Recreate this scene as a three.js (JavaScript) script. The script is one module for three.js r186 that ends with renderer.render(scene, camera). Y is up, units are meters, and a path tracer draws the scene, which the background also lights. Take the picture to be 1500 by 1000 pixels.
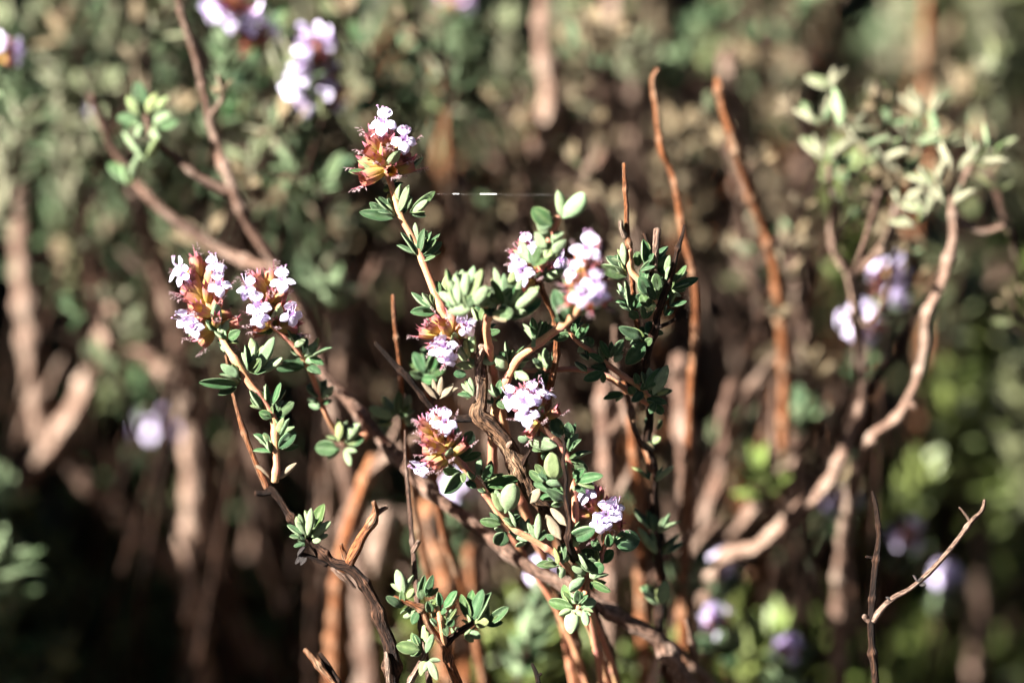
import * as THREE from 'three';
import { ImprovedNoise } from 'three/addons/math/ImprovedNoise.js';
import { mergeGeometries } from 'three/addons/utils/BufferGeometryUtils.js';

// ------------------------------------------------------------------ camera, sky, sun, exposure
const W = 1500, H = 1000, PITCH = 20 * Math.PI / 180, FOCUS = 0.5, FRAME_W = 0.15, FRAME_H = 0.1;
const V = (x, y, z) => new THREE.Vector3(x, y, z);
const FWD = V(0, -Math.sin(PITCH), -Math.cos(PITCH)), UPV = V(0, Math.cos(PITCH), -Math.sin(PITCH)), RIGHT = V(1, 0, 0);
const LOOK = V(0, 0.17, 0), EYE = LOOK.clone().addScaledVector(FWD, -FOCUS);
const scene = new THREE.Scene();
const camera = new THREE.PerspectiveCamera(2 * Math.atan(FRAME_H / 2 / FOCUS) * 180 / Math.PI, 1.5, 0.02, 200);
camera.position.copy(EYE); camera.lookAt(LOOK); camera.updateMatrixWorld();
camera.focus = FOCUS; camera.userData.fStop = 7;

const SUN = V(-0.74, 0.58, 0.34).normalize(), SKY = 0.1;
{ // clear blue sky, paler towards the horizon and round the sun
  const w = 128, h = 64, d = new Float32Array(w * h * 4);
  for (let y = 0; y < h; y++) for (let x = 0; x < w; x++) {
    const el = ((y + 0.5) / h - 0.5) * Math.PI, az = ((x + 0.5) / w - 0.5) * 2 * Math.PI, e = Math.max(0, Math.sin(el)), v = V(Math.cos(el) * Math.cos(az), Math.sin(el), Math.cos(el) * Math.sin(az)), g = Math.pow(Math.max(0, v.dot(SUN)), 8);
    const t = Math.pow(1 - e, 3), c = [0.075 + 0.2 * t + 0.28 * g, 0.125 + 0.19 * t + 0.26 * g, 0.23 + 0.15 * t + 0.22 * g];
    for (let k = 0; k < 3; k++) d[(y * w + x) * 4 + k] = c[k] * SKY; d[(y * w + x) * 4 + 3] = 1;
  }
  const t = new THREE.DataTexture(d, w, h, THREE.RGBAFormat, THREE.FloatType); t.mapping = THREE.EquirectangularReflectionMapping; t.magFilter = t.minFilter = THREE.LinearFilter; t.needsUpdate = true;
  scene.background = t; scene.environment = t;
}
const sun = new THREE.DirectionalLight(new THREE.Color(1, 0.945, 0.87), 5);
sun.position.copy(SUN).multiplyScalar(5).add(LOOK); sun.target.position.copy(LOOK); scene.add(sun, sun.target);
sun.castShadow = true; sun.shadow.mapSize.set(4096, 4096); sun.shadow.bias = -0.0002;
Object.assign(sun.shadow.camera, { left: -0.8, right: 0.8, top: 0.8, bottom: -0.8, near: 0.5, far: 12 });
const renderer = new THREE.WebGLRenderer({ antialias: true });
renderer.toneMapping = THREE.LinearToneMapping; renderer.toneMappingExposure = 7.9; renderer.shadowMap.enabled = true;

// ------------------------------------------------------------------ helpers
let seed = 7;
const reseed = s => { seed = s >>> 0; };
function rnd() { seed = (seed + 0x6D2B79F5) >>> 0; let t = seed; t = Math.imul(t ^ (t >>> 15), t | 1); t ^= t + Math.imul(t ^ (t >>> 7), t | 61); return ((t ^ (t >>> 14)) >>> 0) / 4294967296; }
const rr = (a, b) => a + (b - a) * rnd(), pick = a => a[Math.floor(rnd() * a.length)];
const mix = (a, b, t) => a + (b - a) * t, clamp = (x, a = 0, b = 1) => Math.min(b, Math.max(a, x)), smooth = (a, b, x) => { const t = clamp((x - a) / (b - a)); return t * t * (3 - 2 * t); };
const noise = new ImprovedNoise(), nz = (x, y = 0, z = 0) => noise.noise(x, y, z);
const MM = 0.001;
// a pixel of the photograph and a distance in mm behind the plane of focus -> a point
const P = (px, py, d = 0) => EYE.clone().addScaledVector(FWD, FOCUS + d * MM).addScaledVector(RIGHT, (px - W / 2) / W * FRAME_W * (FOCUS + d * MM) / FOCUS).addScaledVector(UPV, -(py - H / 2) / H * FRAME_H * (FOCUS + d * MM) / FOCUS);
const pxm = (w, d = 0) => w / W * FRAME_W * (FOCUS + d * MM) / FOCUS;      // a length in pixels at that distance -> metres
const used = {};
function numbered(n) { used[n] = (used[n] || 0) + 1; return used[n] === 1 ? n : n + '_' + String(used[n] - 1).padStart(3, '0'); }
function thing(name, base, label, category, group) {
  const g = new THREE.Group(); g.name = numbered(name); g.position.copy(base); g.userData = { label, category };
  if (group) g.userData.group = group;
  scene.add(g); return g;
}
function part(name, geo, mat, parent) {
  const m = new THREE.Mesh(geo, mat); m.name = name; m.castShadow = m.receiveShadow = true; parent.add(m); return m;
}
function tex(n, f, srgb, rep) {
  const d = new Uint8Array(n * n * 4);
  for (let y = 0; y < n; y++) for (let x = 0; x < n; x++) { const c = f(x / n, y / n), i = (y * n + x) * 4; for (let k = 0; k < 3; k++) d[i + k] = clamp(Array.isArray(c) ? c[k] : c) * 255; d[i + 3] = 255; }
  const t = new THREE.DataTexture(d, n, n); t.wrapS = t.wrapT = THREE.RepeatWrapping; t.magFilter = THREE.LinearFilter; t.minFilter = THREE.LinearMipmapLinearFilter; t.generateMipmaps = true;
  if (srgb) t.colorSpace = THREE.SRGBColorSpace; if (rep) t.repeat.set(rep, rep); t.needsUpdate = true; return t;
}
// tiling noise on the unit square
const tn = (u, v, fu, fv, s = 0) => { const a = u * Math.PI * 2, b = v * Math.PI * 2; return nz(Math.cos(a) * fu / 6.283 + 17 + s, Math.sin(a) * fu / 6.283 + Math.cos(b) * fv / 6.283, Math.sin(b) * fv / 6.283 + s * 3.1); };

// ------------------------------------------------------------------ materials
const barkMap = tex(512, (u, v) => { const f = tn(u, v, 46, 7), g = tn(u, v, 90, 16, 4), s = tn(u, v, 12, 9, 9); const c = clamp(0.82 + 0.62 * f + 0.42 * g + 0.3 * s, 0.2); return [c, c * 0.985, c * 0.96]; }, true);
const barkBump = tex(512, (u, v) => 0.5 + 0.36 * tn(u, v, 46, 7) + 0.28 * tn(u, v, 90, 16, 4) + 0.12 * tn(u, v, 150, 120, 5), false);
const leafBump = tex(256, (u, v) => { let s = 0.5 + 0.25 * tn(u, v, 60, 60) + 0.22 * tn(u, v, 120, 120, 3); return s; }, false);
const leafMap = tex(256, (u, v) => { const a = 0.93 + 0.22 * tn(u, v, 26, 30) + 0.26 * tn(u, v, 90, 90, 5) + (tn(u, v, 70, 70, 8) > 0.42 ? 0.12 : 0); return [clamp(a), clamp(a), clamp(a * 0.97)]; }, true);
const soilMap = tex(512, (u, v) => { const a = 0.62 + 0.3 * tn(u, v, 14, 14) + 0.3 * tn(u, v, 60, 60, 2) + 0.22 * tn(u, v, 160, 160, 6); return [clamp(a), clamp(a * 0.9), clamp(a * 0.8)]; }, true, 6);
const soilBump = tex(512, (u, v) => 0.5 + 0.3 * tn(u, v, 24, 24) + 0.3 * tn(u, v, 80, 80, 2), false, 6);
const barkMat = new THREE.MeshPhysicalMaterial({ name: 'bark', vertexColors: true, specularIntensity: 0.25, map: barkMap, bumpMap: barkBump, bumpScale: 0.0006, roughness: 0.7 });
const youngMat = new THREE.MeshPhysicalMaterial({ name: 'young stem', vertexColors: true, specularIntensity: 0.4, map: leafMap, bumpMap: leafBump, bumpScale: 0.00006, roughness: 0.62, sheen: 0.25, sheenColor: new THREE.Color(0.9, 0.86, 0.8), sheenRoughness: 0.6 });
const leafTones = [[1, 1, 0.96], [0.8, 0.92, 0.86], [1, 0.95, 0.72], [0.86, 0.86, 0.8], [0.98, 0.86, 0.6]];
const leafMats = leafTones.map((c, i) => { const m = new THREE.MeshPhysicalMaterial({ name: 'leaf ' + i, vertexColors: true, map: leafMap, bumpMap: leafBump, bumpScale: 0.00018, roughness: 0.5, specularIntensity: 0.45, sheen: 0.16, sheenColor: new THREE.Color(0.95, 0.97, 0.8), sheenRoughness: 0.5, transmission: 0.16 }); m.color.setRGB(...c); return m; });
const dryMat = leafMats[0].clone(); dryMat.name = 'dry leaf'; dryMat.color.setRGB(1, 1, 1); dryMat.transmission = 0; dryMat.userData = {};
const petalMat = new THREE.MeshPhysicalMaterial({ name: 'petal', vertexColors: true, roughness: 0.6, side: THREE.DoubleSide, transmission: 0.35, bumpMap: leafBump, bumpScale: 0.00002, sheen: 0.3, sheenColor: new THREE.Color(1, 1, 1) });
const calyxMat = new THREE.MeshPhysicalMaterial({ name: 'calyx', vertexColors: true, specularIntensity: 0.4, roughness: 0.5, side: THREE.DoubleSide, transmission: 0.25, bumpMap: leafBump, bumpScale: 0.00008 });
const grassMat = new THREE.MeshPhysicalMaterial({ name: 'grass', vertexColors: true, roughness: 0.5, side: THREE.DoubleSide, transmission: 0.4 });
const soilMat = new THREE.MeshStandardMaterial({ name: 'soil', map: soilMap, bumpMap: soilBump, bumpScale: 0.004, roughness: 1 }); soilMat.color.setRGB(0.06, 0.042, 0.03);
const silkMat = new THREE.MeshPhysicalMaterial({ name: 'silk', roughness: 0.25, clearcoat: 1 }); silkMat.color.setRGB(0.9, 0.9, 0.9);

// ------------------------------------------------------------------ geometry builders
function buildGeo(pos, col, uv, idx) {
  const g = new THREE.BufferGeometry();
  g.setAttribute('position', new THREE.Float32BufferAttribute(pos, 3)); g.setAttribute('color', new THREE.Float32BufferAttribute(col, 3)); g.setAttribute('uv', new THREE.Float32BufferAttribute(uv, 2));
  g.setIndex(idx); g.computeVertexNormals(); return g;
}
const BARK = {   // two base colours and how knotty
  young: { a: [0.43, 0.17, 0.1], b: [0.41, 0.25, 0.13], c: [0.32, 0.12, 0.11], knob: 0.28, gap: 7, rough: 0.05, step: 0.5 },
  twig: { a: [0.42, 0.165, 0.07], b: [0.24, 0.09, 0.042], c: [0.46, 0.32, 0.22], knob: 0.4, gap: 7.5, rough: 0.1, step: 0.5 },
  dark: { a: [0.04, 0.021, 0.014], b: [0.017, 0.01, 0.008], c: [0.14, 0.072, 0.046], knob: 0.45, gap: 6, rough: 0.16, step: 0.4 },
  wood: { a: [0.17, 0.095, 0.056], b: [0.055, 0.032, 0.022], c: [0.34, 0.23, 0.15], knob: 0.3, gap: 9, rough: 0.2, step: 0.35 },
  pale: { a: [0.38, 0.255, 0.2], b: [0.24, 0.145, 0.11], c: [0.52, 0.41, 0.34], knob: 0.38, gap: 8, rough: 0.22, step: 0.6 },
  bare: { a: [0.27, 0.165, 0.125], b: [0.13, 0.075, 0.058], c: [0.44, 0.33, 0.275], knob: 0.4, gap: 10, rough: 0.14, step: 1 },
};
// pts: Vector3[], radii: metres; a knotty, slightly irregular tapering stem with closed ends
function stemGeo(pts, radii, kind, radial = 9, stepMul = 1) {
  const K = BARK[kind], curve = new THREE.CatmullRomCurve3(pts, false, 'centripetal'), n = pts.length - 1;
  const len = curve.getLength(), N = Math.max(4, Math.ceil(len / (K.step * MM * stepMul)));
  const pos = [], col = [], uv = [], idx = [];
  const o = rr(0, 100), knots = []; for (let s = rr(0.2, 1) * K.gap * MM; s < len; s += K.gap * MM * rr(0.7, 1.4)) knots.push([s, rr(0.5, 1.3)]);
  let prev = null, nrm = V(0, 0, 1), s = 0, last = null; const t0 = curve.getTangent(0); if (Math.abs(t0.z) > 0.9) nrm.set(1, 0, 0); nrm.sub(t0.clone().multiplyScalar(nrm.dot(t0))).normalize();
  const rep = Math.max(1, Math.round(2 * Math.PI * radii[0] / (6 * MM)));
  for (let i = 0; i <= N; i++) {
    const t = i / N, p = curve.getPoint(t), tan = curve.getTangent(t), f = t * n, k = Math.min(n - 1, Math.floor(f)); let r = mix(radii[k], radii[k + 1], f - k);
    if (last) s += p.distanceTo(last); last = p;
    nrm.sub(tan.clone().multiplyScalar(nrm.dot(tan))).normalize(); const b = tan.clone().cross(nrm);
    let kb = 0; for (const [ks, a] of knots) { const q = (s - ks) / Math.max(r * 1.1, 0.45 * MM); if (Math.abs(q) < 3) kb = Math.max(kb, a * Math.exp(-q * q)); }
    const wob = 1 + K.knob * kb + K.rough * nz(s * 260, o, 1) + K.rough * 0.5 * nz(s * 900, o, 5);
    const sx = K.rough * r * 0.9 * nz(s * 300, o, 9), sy = K.rough * r * 0.9 * nz(s * 300, o, 13);
    for (let j = 0; j <= radial; j++) {
      const a = j % radial / radial * Math.PI * 2, ca = Math.cos(a), sa = Math.sin(a);
      const ridge = 1 + K.rough * (0.8 * nz(ca * 2.4 + o, sa * 2.4, s * 120) + (radial > 11 ? 0.8 * nz(ca * 6 + o, sa * 6, s * 160) : 0));
      const R = r * wob * ridge, q = p.clone().addScaledVector(nrm, ca * R + sx).addScaledVector(b, sa * R + sy);
      pos.push(q.x, q.y, q.z); uv.push(j / radial * rep, s / (6 * MM));
      const m1 = smooth(-0.25, 0.35, nz(ca * 1.3 + o, sa * 1.3 + 3, s * 90)), m2 = smooth(0.12, 0.42, nz(ca * 1.6, sa * 1.6 + o, s * 170 + 7)) * 0.7 + kb * 0.35;
      for (let c = 0; c < 3; c++) col.push(mix(mix(K.a[c], K.b[c], m1), K.c[c], clamp(m2)));
    }
  }
  const R1 = radial + 1;
  for (let i = 0; i < N; i++) for (let j = 0; j < radial; j++) { const a = i * R1 + j, b = a + 1, c = a + R1, d = c + 1; idx.push(a, b, c, b, d, c); }
  for (const e of [0, N]) { const tan = curve.getTangent(e / N), p = curve.getPoint(e / N).addScaledVector(tan, (e ? 0.45 : -0.45) * radii[e ? n : 0]), ci = pos.length / 3; pos.push(p.x, p.y, p.z); uv.push(0.5, 0.1); col.push(...K.c.map(x => x * 1.05)); for (let j = 0; j < radial; j++) e ? idx.push(e * R1 + j, e * R1 + j + 1, ci) : idx.push(j + 1, j, ci); }
  return buildGeo(pos, col, uv, idx);
}
const matOf = kind => kind === 'young' ? youngMat : barkMat;

// a thick little thyme leaf, 1 long, half width 0.5, base at the origin, tip along +y, upper face towards +z, margins rolled under, pale felt beneath
function leafGeo(o) {
  const { M = 12, N = 9, bend = 0, fold = 0.1, tip = 0.75, thick = 0.2, stalk = 0.1, twist = 0, top = [0.07, 0.13, 0.05], under = [0.33, 0.45, 0.265] } = o;
  const pos = [], col = [], uv = [], idx = [], off = rr(0, 50);
  const prof = v => { const u = clamp((v - stalk) / (1 - stalk)); return Math.max(0.09 * (1 - u), Math.pow(Math.max(0, Math.sin(Math.PI * Math.pow(u, tip))), 0.48)); };
  for (let i = 0; i <= N; i++) {
    const v = i / N, vv = i === N ? 0.995 : v, h = 0.5 * Math.max(0.05, prof(vv)), bz = bend * v * v + 0.02 * Math.sin(v * 9 + off), tw = twist * v;
    for (let j = 0; j <= M; j++) {
      const a = j % M / M * Math.PI * 2, x = Math.cos(a), up = Math.sin(a);
      const body = up >= 0 ? thick * 0.55 * up * (0.8 + 0.2 * Math.abs(x)) - 0.11 * Math.exp(-x * x * 22) * up : thick * up * (0.35 + 0.75 * Math.pow(Math.abs(x), 1.5)) - 0.05 * Math.exp(-x * x * 30);
      let X = x * h, Z = (body + fold * Math.abs(x) * (up >= 0 ? 1 : 0.8)) * h * 1.6 + 0.012 * nz(x * 2 + off, v * 6, up);
      const c = Math.cos(tw), s = Math.sin(tw);
      pos.push(X * c - Z * s, v, bz + X * s + Z * c); uv.push(0.5 + x * 0.4 + (up < 0 ? 0.5 : 0), v * 1.6 + off);
      const rim = smooth(-0.25, 0.05, -up) , edge = Math.exp(-up * up * 10) * 0.9, n = 0.86 + 0.34 * nz(x * 3 + off, v * 7, 2 + up);
      const mid = up > 0 ? Math.exp(-x * x * 60) * 0.25 : 0, w = clamp(rim + edge * (1 - rim) + mid);
      for (let k = 0; k < 3; k++) col.push(mix(top[k], under[k], w) * n);
    }
  }
  const R = M + 1;
  for (let i = 0; i < N; i++) for (let j = 0; j < M; j++) { const a = i * R + j, b = a + 1, c = a + R, d = c + 1; idx.push(a, b, c, b, d, c); }
  return buildGeo(pos, col, uv, idx);
}
reseed(11);
const leafShapes = []; for (let i = 0; i < 14; i++) leafShapes.push(leafGeo({ bend: rr(-0.16, 0.2), fold: rr(0.0, 0.45), tip: rr(0.66, 0.92), thick: rr(0.3, 0.52), twist: rr(-0.35, 0.35), stalk: rr(0.05, 0.13), top: [rr(0.03, 0.06), rr(0.085, 0.13), rr(0.026, 0.045)] }));
const budShapes = []; for (let i = 0; i < 6; i++) budShapes.push(leafGeo({ M: 10, N: 7, bend: rr(-0.05, 0.25), fold: rr(0.3, 0.8), tip: rr(0.8, 1), thick: rr(0.5, 0.8), stalk: 0.04, top: [0.13, 0.2, 0.07], under: [0.35, 0.47, 0.245] }));
const farLeaves = []; for (let i = 0; i < 5; i++) farLeaves.push(leafGeo({ M: 6, N: 4, bend: rr(-0.1, 0.2), fold: rr(0, 0.4), thick: rr(0.25, 0.45), top: [rr(0.03, 0.06), rr(0.085, 0.13), rr(0.026, 0.045)] }));

const coloured = (n, a, b, o = {}) => { const r = []; for (let i = 0; i < n; i++) { const v = rr(0.85, 1.1); r.push(leafGeo({ bend: rr(-0.12, 0.2), fold: rr(0, 0.45), tip: rr(0.68, 0.92), thick: rr(0.3, 0.52), top: a.map(c => c * v), under: b.map(c => c * v), ...o })); } return r; };
const paleShapes = coloured(5, [0.14, 0.18, 0.085], [0.42, 0.41, 0.29]), tanShapes = coloured(5, [0.26, 0.19, 0.11], [0.38, 0.3, 0.21]), darkShapes = coloured(3, [0.035, 0.03, 0.03], [0.07, 0.05, 0.055]);
const low = { M: 6, N: 4 };
const FAR = { pale: coloured(4, [0.14, 0.18, 0.085], [0.42, 0.41, 0.29], low), grey: farLeaves, olive: coloured(4, [0.09, 0.12, 0.045], [0.25, 0.27, 0.13], low), lime: coloured(4, [0.16, 0.235, 0.045], [0.3, 0.37, 0.1], low), dry: coloured(4, [0.26, 0.19, 0.11], [0.38, 0.3, 0.21], low), dead: coloured(4, [0.1, 0.065, 0.04], [0.17, 0.12, 0.08], low) };

// open two-lipped flower: mouth faces +z, 1 across; tube runs back along -z
function corollaGeo(low) {
  const gs = [], U = low ? 3 : 6, Vn = low ? 4 : 7;
  const lobe = (ang, L, w, tilt, notch) => {
    const pos = [], col = [], uv = [], idx = [], ca = Math.cos(ang), sa = Math.sin(ang), off = rr(0, 30);
    for (let i = 0; i <= Vn; i++) for (let j = 0; j <= U; j++) {
      const v = i / Vn, u = j / U * 2 - 1, hw = w * (0.34 + 0.66 * Math.sin(Math.PI * Math.pow(v, 0.9) * 0.86)) * (v > 0.9 ? 0.75 : 1);
      let l = 0.1 + L * v * (1 - 0.16 * u * u * v) - notch * Math.exp(-u * u * 12) * v * v, x = u * hw, z = Math.sin(tilt) * L * v * v - 0.07 * L * u * u + 0.05 * L * nz(u * 1.5 + off, v * 2, 3);
      l *= Math.cos(tilt * v);
      pos.push(ca * l - sa * x, sa * l + ca * x, z); uv.push(u, v);
      const t = 1 - smooth(0.0, 0.35, v), n = 1 + 0.1 * nz(u * 3 + off, v * 4, 8), spot = t * 0.5;
      col.push(mix(0.72, 0.45, spot) * n, mix(0.66, 0.3, spot) * n, mix(0.88, 0.7, spot) * n);
    }
    for (let i = 0; i < Vn; i++) for (let j = 0; j < U; j++) { const a = i * (U + 1) + j, b = a + 1, c = a + U + 1; idx.push(a, b, c, b, c + 1, c); }
    gs.push(buildGeo(pos, col, uv, idx));
  };
  lobe(Math.PI / 2, 0.36, 0.23, 0.5, 0.08);
  for (const a of [-1.12, 0, 1.12]) lobe(-Math.PI / 2 + a * rr(0.92, 1.08), a ? 0.37 : 0.44, a ? 0.15 : 0.18, rr(-0.55, -0.1), 0);
  { // tube
    const pos = [], col = [], uv = [], idx = [], n = low ? 5 : 9;
    for (let i = 0; i <= 4; i++) for (let j = 0; j <= n; j++) { const v = i / 4, a = j / n * 6.2832, r = mix(0.06, 0.13, v * v); pos.push(Math.cos(a) * r, Math.sin(a) * r, mix(-0.62, 0.01, v)); uv.push(j / n, v); col.push(mix(0.6, 0.66, v), mix(0.42, 0.5, v), mix(0.62, 0.78, v)); }
    for (let i = 0; i < 4; i++) for (let j = 0; j < n; j++) { const a = i * (n + 1) + j; idx.push(a, a + 1, a + n + 1, a + 1, a + n + 2, a + n + 1); }
    gs.push(buildGeo(pos, col, uv, idx));
  }
  if (!low) for (let k = 0; k < 3; k++) { // stamens
    const a = Math.PI / 2 + (k - 1) * 0.7, e = V(Math.cos(a) * 0.2, Math.sin(a) * 0.22 + 0.05, rr(0.25, 0.42)), p = [V(0, 0.02, -0.05), V(Math.cos(a) * 0.07, Math.sin(a) * 0.07, 0.16), e];
    const g = new THREE.TubeGeometry(new THREE.CatmullRomCurve3(p), 5, 0.012, 4), n = g.attributes.position.count; g.setAttribute('color', new THREE.Float32BufferAttribute(Array(n).fill([0.66, 0.58, 0.76]).flat(), 3)); gs.push(g);
    const b = new THREE.SphereGeometry(0.036, 6, 4); b.scale(1.4, 0.8, 0.8); b.translate(e.x, e.y, e.z); b.setAttribute('color', new THREE.Float32BufferAttribute(Array(b.attributes.position.count).fill([0.34, 0.16, 0.32]).flat(), 3)); gs.push(b);
  }
  return mergeGeometries(gs);
}
// ribbed calyx, 1 long, along +z, three broad and two bristly teeth
function calyxGeo(low) {
  const n = low ? 6 : 20, pos = [], col = [], uv = [], idx = [], gs = [], off = rr(0, 20);
  const rows = low ? 3 : 7;
  for (let i = 0; i <= rows; i++) for (let j = 0; j <= n; j++) {
    const v = i / rows, a = j / n * 6.2832, rib = low ? 1 : 1 + 0.09 * Math.cos(a * 10), r = (0.07 + 0.105 * Math.sin(Math.PI * Math.min(1, v * 0.62 + 0.1)) + 0.02 * v) * rib;
    pos.push(Math.cos(a) * r, Math.sin(a) * r, v * 0.64); uv.push(j / n * 2, v);
    const red = clamp(smooth(0.25, 1.0, v + 0.35 * nz(a, v * 2, off)) * 0.85 + (low ? 0 : 0.25 * Math.max(0, Math.cos(a * 10))));
    col.push(mix(0.4, 0.34, red), mix(0.29, 0.1, red), mix(0.06, 0.1, red));
  }
  for (let i = 0; i < rows; i++) for (let j = 0; j < n; j++) { const a = i * (n + 1) + j; idx.push(a, a + 1, a + n + 1, a + 1, a + n + 2, a + n + 1); }
  gs.push(buildGeo(pos, col, uv, idx));
  const tooth = (a, w, L, out) => { const p = [], c = [], u = [], id = []; for (let i = 0; i <= 4; i++) for (const s of [-1, 0, 1]) { const v = i / 4, r = 0.2 + out * v * v, ww = w * (1 - v) * s, aa = a + ww / 0.2; p.push(Math.cos(aa) * (r - Math.abs(s) * 0.0), Math.sin(aa) * (r), 0.6 + L * v); u.push(s, v); c.push(mix(0.33, 0.42, v), mix(0.09, 0.13, v), mix(0.1, 0.19, v)); } for (let i = 0; i < 4; i++) for (let j = 0; j < 2; j++) { const q = i * 3 + j; id.push(q, q + 1, q + 3, q + 1, q + 4, q + 3); } gs.push(buildGeo(p, c, u, id)); };
  for (const k of [-1, 0, 1]) tooth(Math.PI / 2 + k * 0.75, 0.075, 0.2, 0.12);
  for (const k of [-1, 1]) tooth(-Math.PI / 2 + k * 0.4, 0.04, 0.42, -0.04);
  if (!low) for (let k = 0; k < 26; k++) { // bristles along the two lower teeth
    const side = k % 2 ? 1 : -1, a = -Math.PI / 2 + side * 0.4, v = rr(0.05, 0.95), b = V(Math.cos(a) * 0.19, Math.sin(a) * 0.19, 0.6 + 0.42 * v), e = b.clone().add(V(rr(-0.1, 0.1), rr(-0.1, 0.03), rr(0.0, 0.07)));
    const g = new THREE.TubeGeometry(new THREE.LineCurve3(b, e), 1, 0.007, 3); g.setAttribute('color', new THREE.Float32BufferAttribute(Array(g.attributes.position.count).fill([0.55, 0.4, 0.42]).flat(), 3)); gs.push(g);
  }
  return mergeGeometries(gs.map(g => { for (const k of Object.keys(g.attributes)) if (!['position', 'normal', 'uv', 'color'].includes(k)) g.deleteAttribute(k); return g; }));
}
reseed(23);
const corollas = [0, 0, 0, 0].map(() => corollaGeo(false)), calyces = [0, 0, 0, 0].map(() => calyxGeo(false)), farCorolla = corollaGeo(true), farCalyx = calyxGeo(true);

// orientation with local y along dir and local z as near n as can be
function frameYZ(dir, n) { const y = dir.clone().normalize(), z = n.clone().addScaledVector(y, -n.dot(y)); if (z.lengthSq() < 1e-8) z.set(0.3, 0.2, 0.9).addScaledVector(y, -z.dot(y)); z.normalize(); const x = y.clone().cross(z); return new THREE.Quaternion().setFromRotationMatrix(new THREE.Matrix4().makeBasis(x, y, z)); }
function frameZY(dir, up) { const z = dir.clone().normalize(), y = up.clone().addScaledVector(z, -up.dot(z)).normalize(), x = y.clone().cross(z); return new THREE.Quaternion().setFromRotationMatrix(new THREE.Matrix4().makeBasis(x, y, z)); }
const rv = () => V(rr(-1, 1), rr(-1, 1), rr(-1, 1));
const TOCAM = FWD.clone().negate();

// ------------------------------------------------------------------ plant parts
function addLeaf(root, base, tip, width, normal, opt = {}) {
  const L = base.distanceTo(tip), m = part('leaf', pick(opt.dry || (opt.bud ? budShapes : leafShapes)), opt.dry ? dryMat : leafMats[Math.floor(rnd() * rnd() * 5)], root);
  m.position.copy(base).sub(root.position); m.quaternion.copy(frameYZ(tip.clone().sub(base), normal)); m.scale.set(width, L, Math.min(width, L * 0.6) * 1.05);
  return m;
}
// explicit leaves: [x0, y0, x1, y1, width px, face (0 turned up, 1 upper face to the camera, 2 underside to the camera), depth step]
function addLeaves(root, list, d, opt = {}) {
  for (const [x0, y0, x1, y1, w, face = 0, dd = null] of list) {
    const len = Math.hypot(x1 - x0, y1 - y0) * 0.1, d0 = d + rr(-0.8, 0.8), d1 = d0 + (dd ?? rr(-0.55, 0.45) * len), a = P(x0, y0, d0), b = P(x1, y1, d1);
    const n = face === 1 ? TOCAM.clone().addScaledVector(rv(), 0.25) : face === 2 ? FWD.clone().addScaledVector(rv(), 0.25) : V(0, 1, 0).addScaledVector(TOCAM, rr(-0.2, 0.7)).addScaledVector(RIGHT, x1 < x0 ? rr(0.0, 0.7) : rr(-0.7, 0)).addScaledVector(rv(), 0.3);
    addLeaf(root, a, b, pxm(w, d) * (face === 1 ? 0.98 : face ? 0.92 : 1.1), n, { bud: opt.bud, dry: opt.dry || (face === 3 ? tanShapes : undefined) });
    for (let k = opt.dry ? 0 : rnd() < 0.5 ? 3 : 2; k > 0; k--) { const q = rr(-1.2, 1.2), dir = b.clone().sub(a).multiplyScalar(rr(0.45, 0.8)).applyAxisAngle(FWD, q).addScaledVector(FWD, rr(-0.3, 0.9) * MM), a2 = a.clone().addScaledVector(FWD, rr(0.2, 1.0) * MM); addLeaf(root, a2, a2.clone().add(dir).addScaledVector(V(0, 1, 0), 0.0006), Math.min(dir.length() * 0.42, pxm(w, d)), n.clone().addScaledVector(rv(), 0.7), { bud: rnd() < 0.4 }); }
  }
}
// leaf pair with tufts of young leaves in its axils
function addNode(root, p, axis, size, tuft, spin, r, pale = 0) {
  const dry = () => rnd() < pale ? paleShapes : undefined;
  const t = axis.clone().normalize(), s0 = V(0.3, 0.1, 1).addScaledVector(t, -t.dot(V(0.3, 0.1, 1))).normalize().applyAxisAngle(t, spin);
  for (const side of [0, Math.PI]) {
    const out = s0.clone().applyAxisAngle(t, side + rr(-0.25, 0.25)), e = rr(0.35, 0.95), dir = out.clone().multiplyScalar(Math.cos(e)).addScaledVector(t, Math.sin(e)).addScaledVector(V(0, 1, 0), 0.15);
    const b = p.clone().addScaledVector(out, r), L = size * rr(0.85, 1.15);
    addLeaf(root, b, b.clone().addScaledVector(dir.normalize(), L), L * rr(0.34, 0.46), t.clone().addScaledVector(out, -0.3).addScaledVector(rv(), 0.25), { dry: dry() });
    for (let k = 0; k < tuft; k++) {
      const o2 = out.clone().applyAxisAngle(t, rr(-0.9, 0.9)), e2 = rr(0.7, 1.35), d2 = o2.multiplyScalar(Math.cos(e2)).addScaledVector(t, Math.sin(e2)).addScaledVector(V(0, 1, 0), 0.12).normalize(), l2 = size * rr(0.4, 0.75);
      const b2 = p.clone().addScaledVector(out, r + size * 0.06 * k).addScaledVector(t, size * 0.05 * k);
      addLeaf(root, b2, b2.clone().addScaledVector(d2, l2), l2 * rr(0.32, 0.44), out.clone().negate().addScaledVector(t, 0.6).addScaledVector(rv(), 0.4), { bud: rnd() < 0.45, dry: dry() });
    }
  }
}
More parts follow.
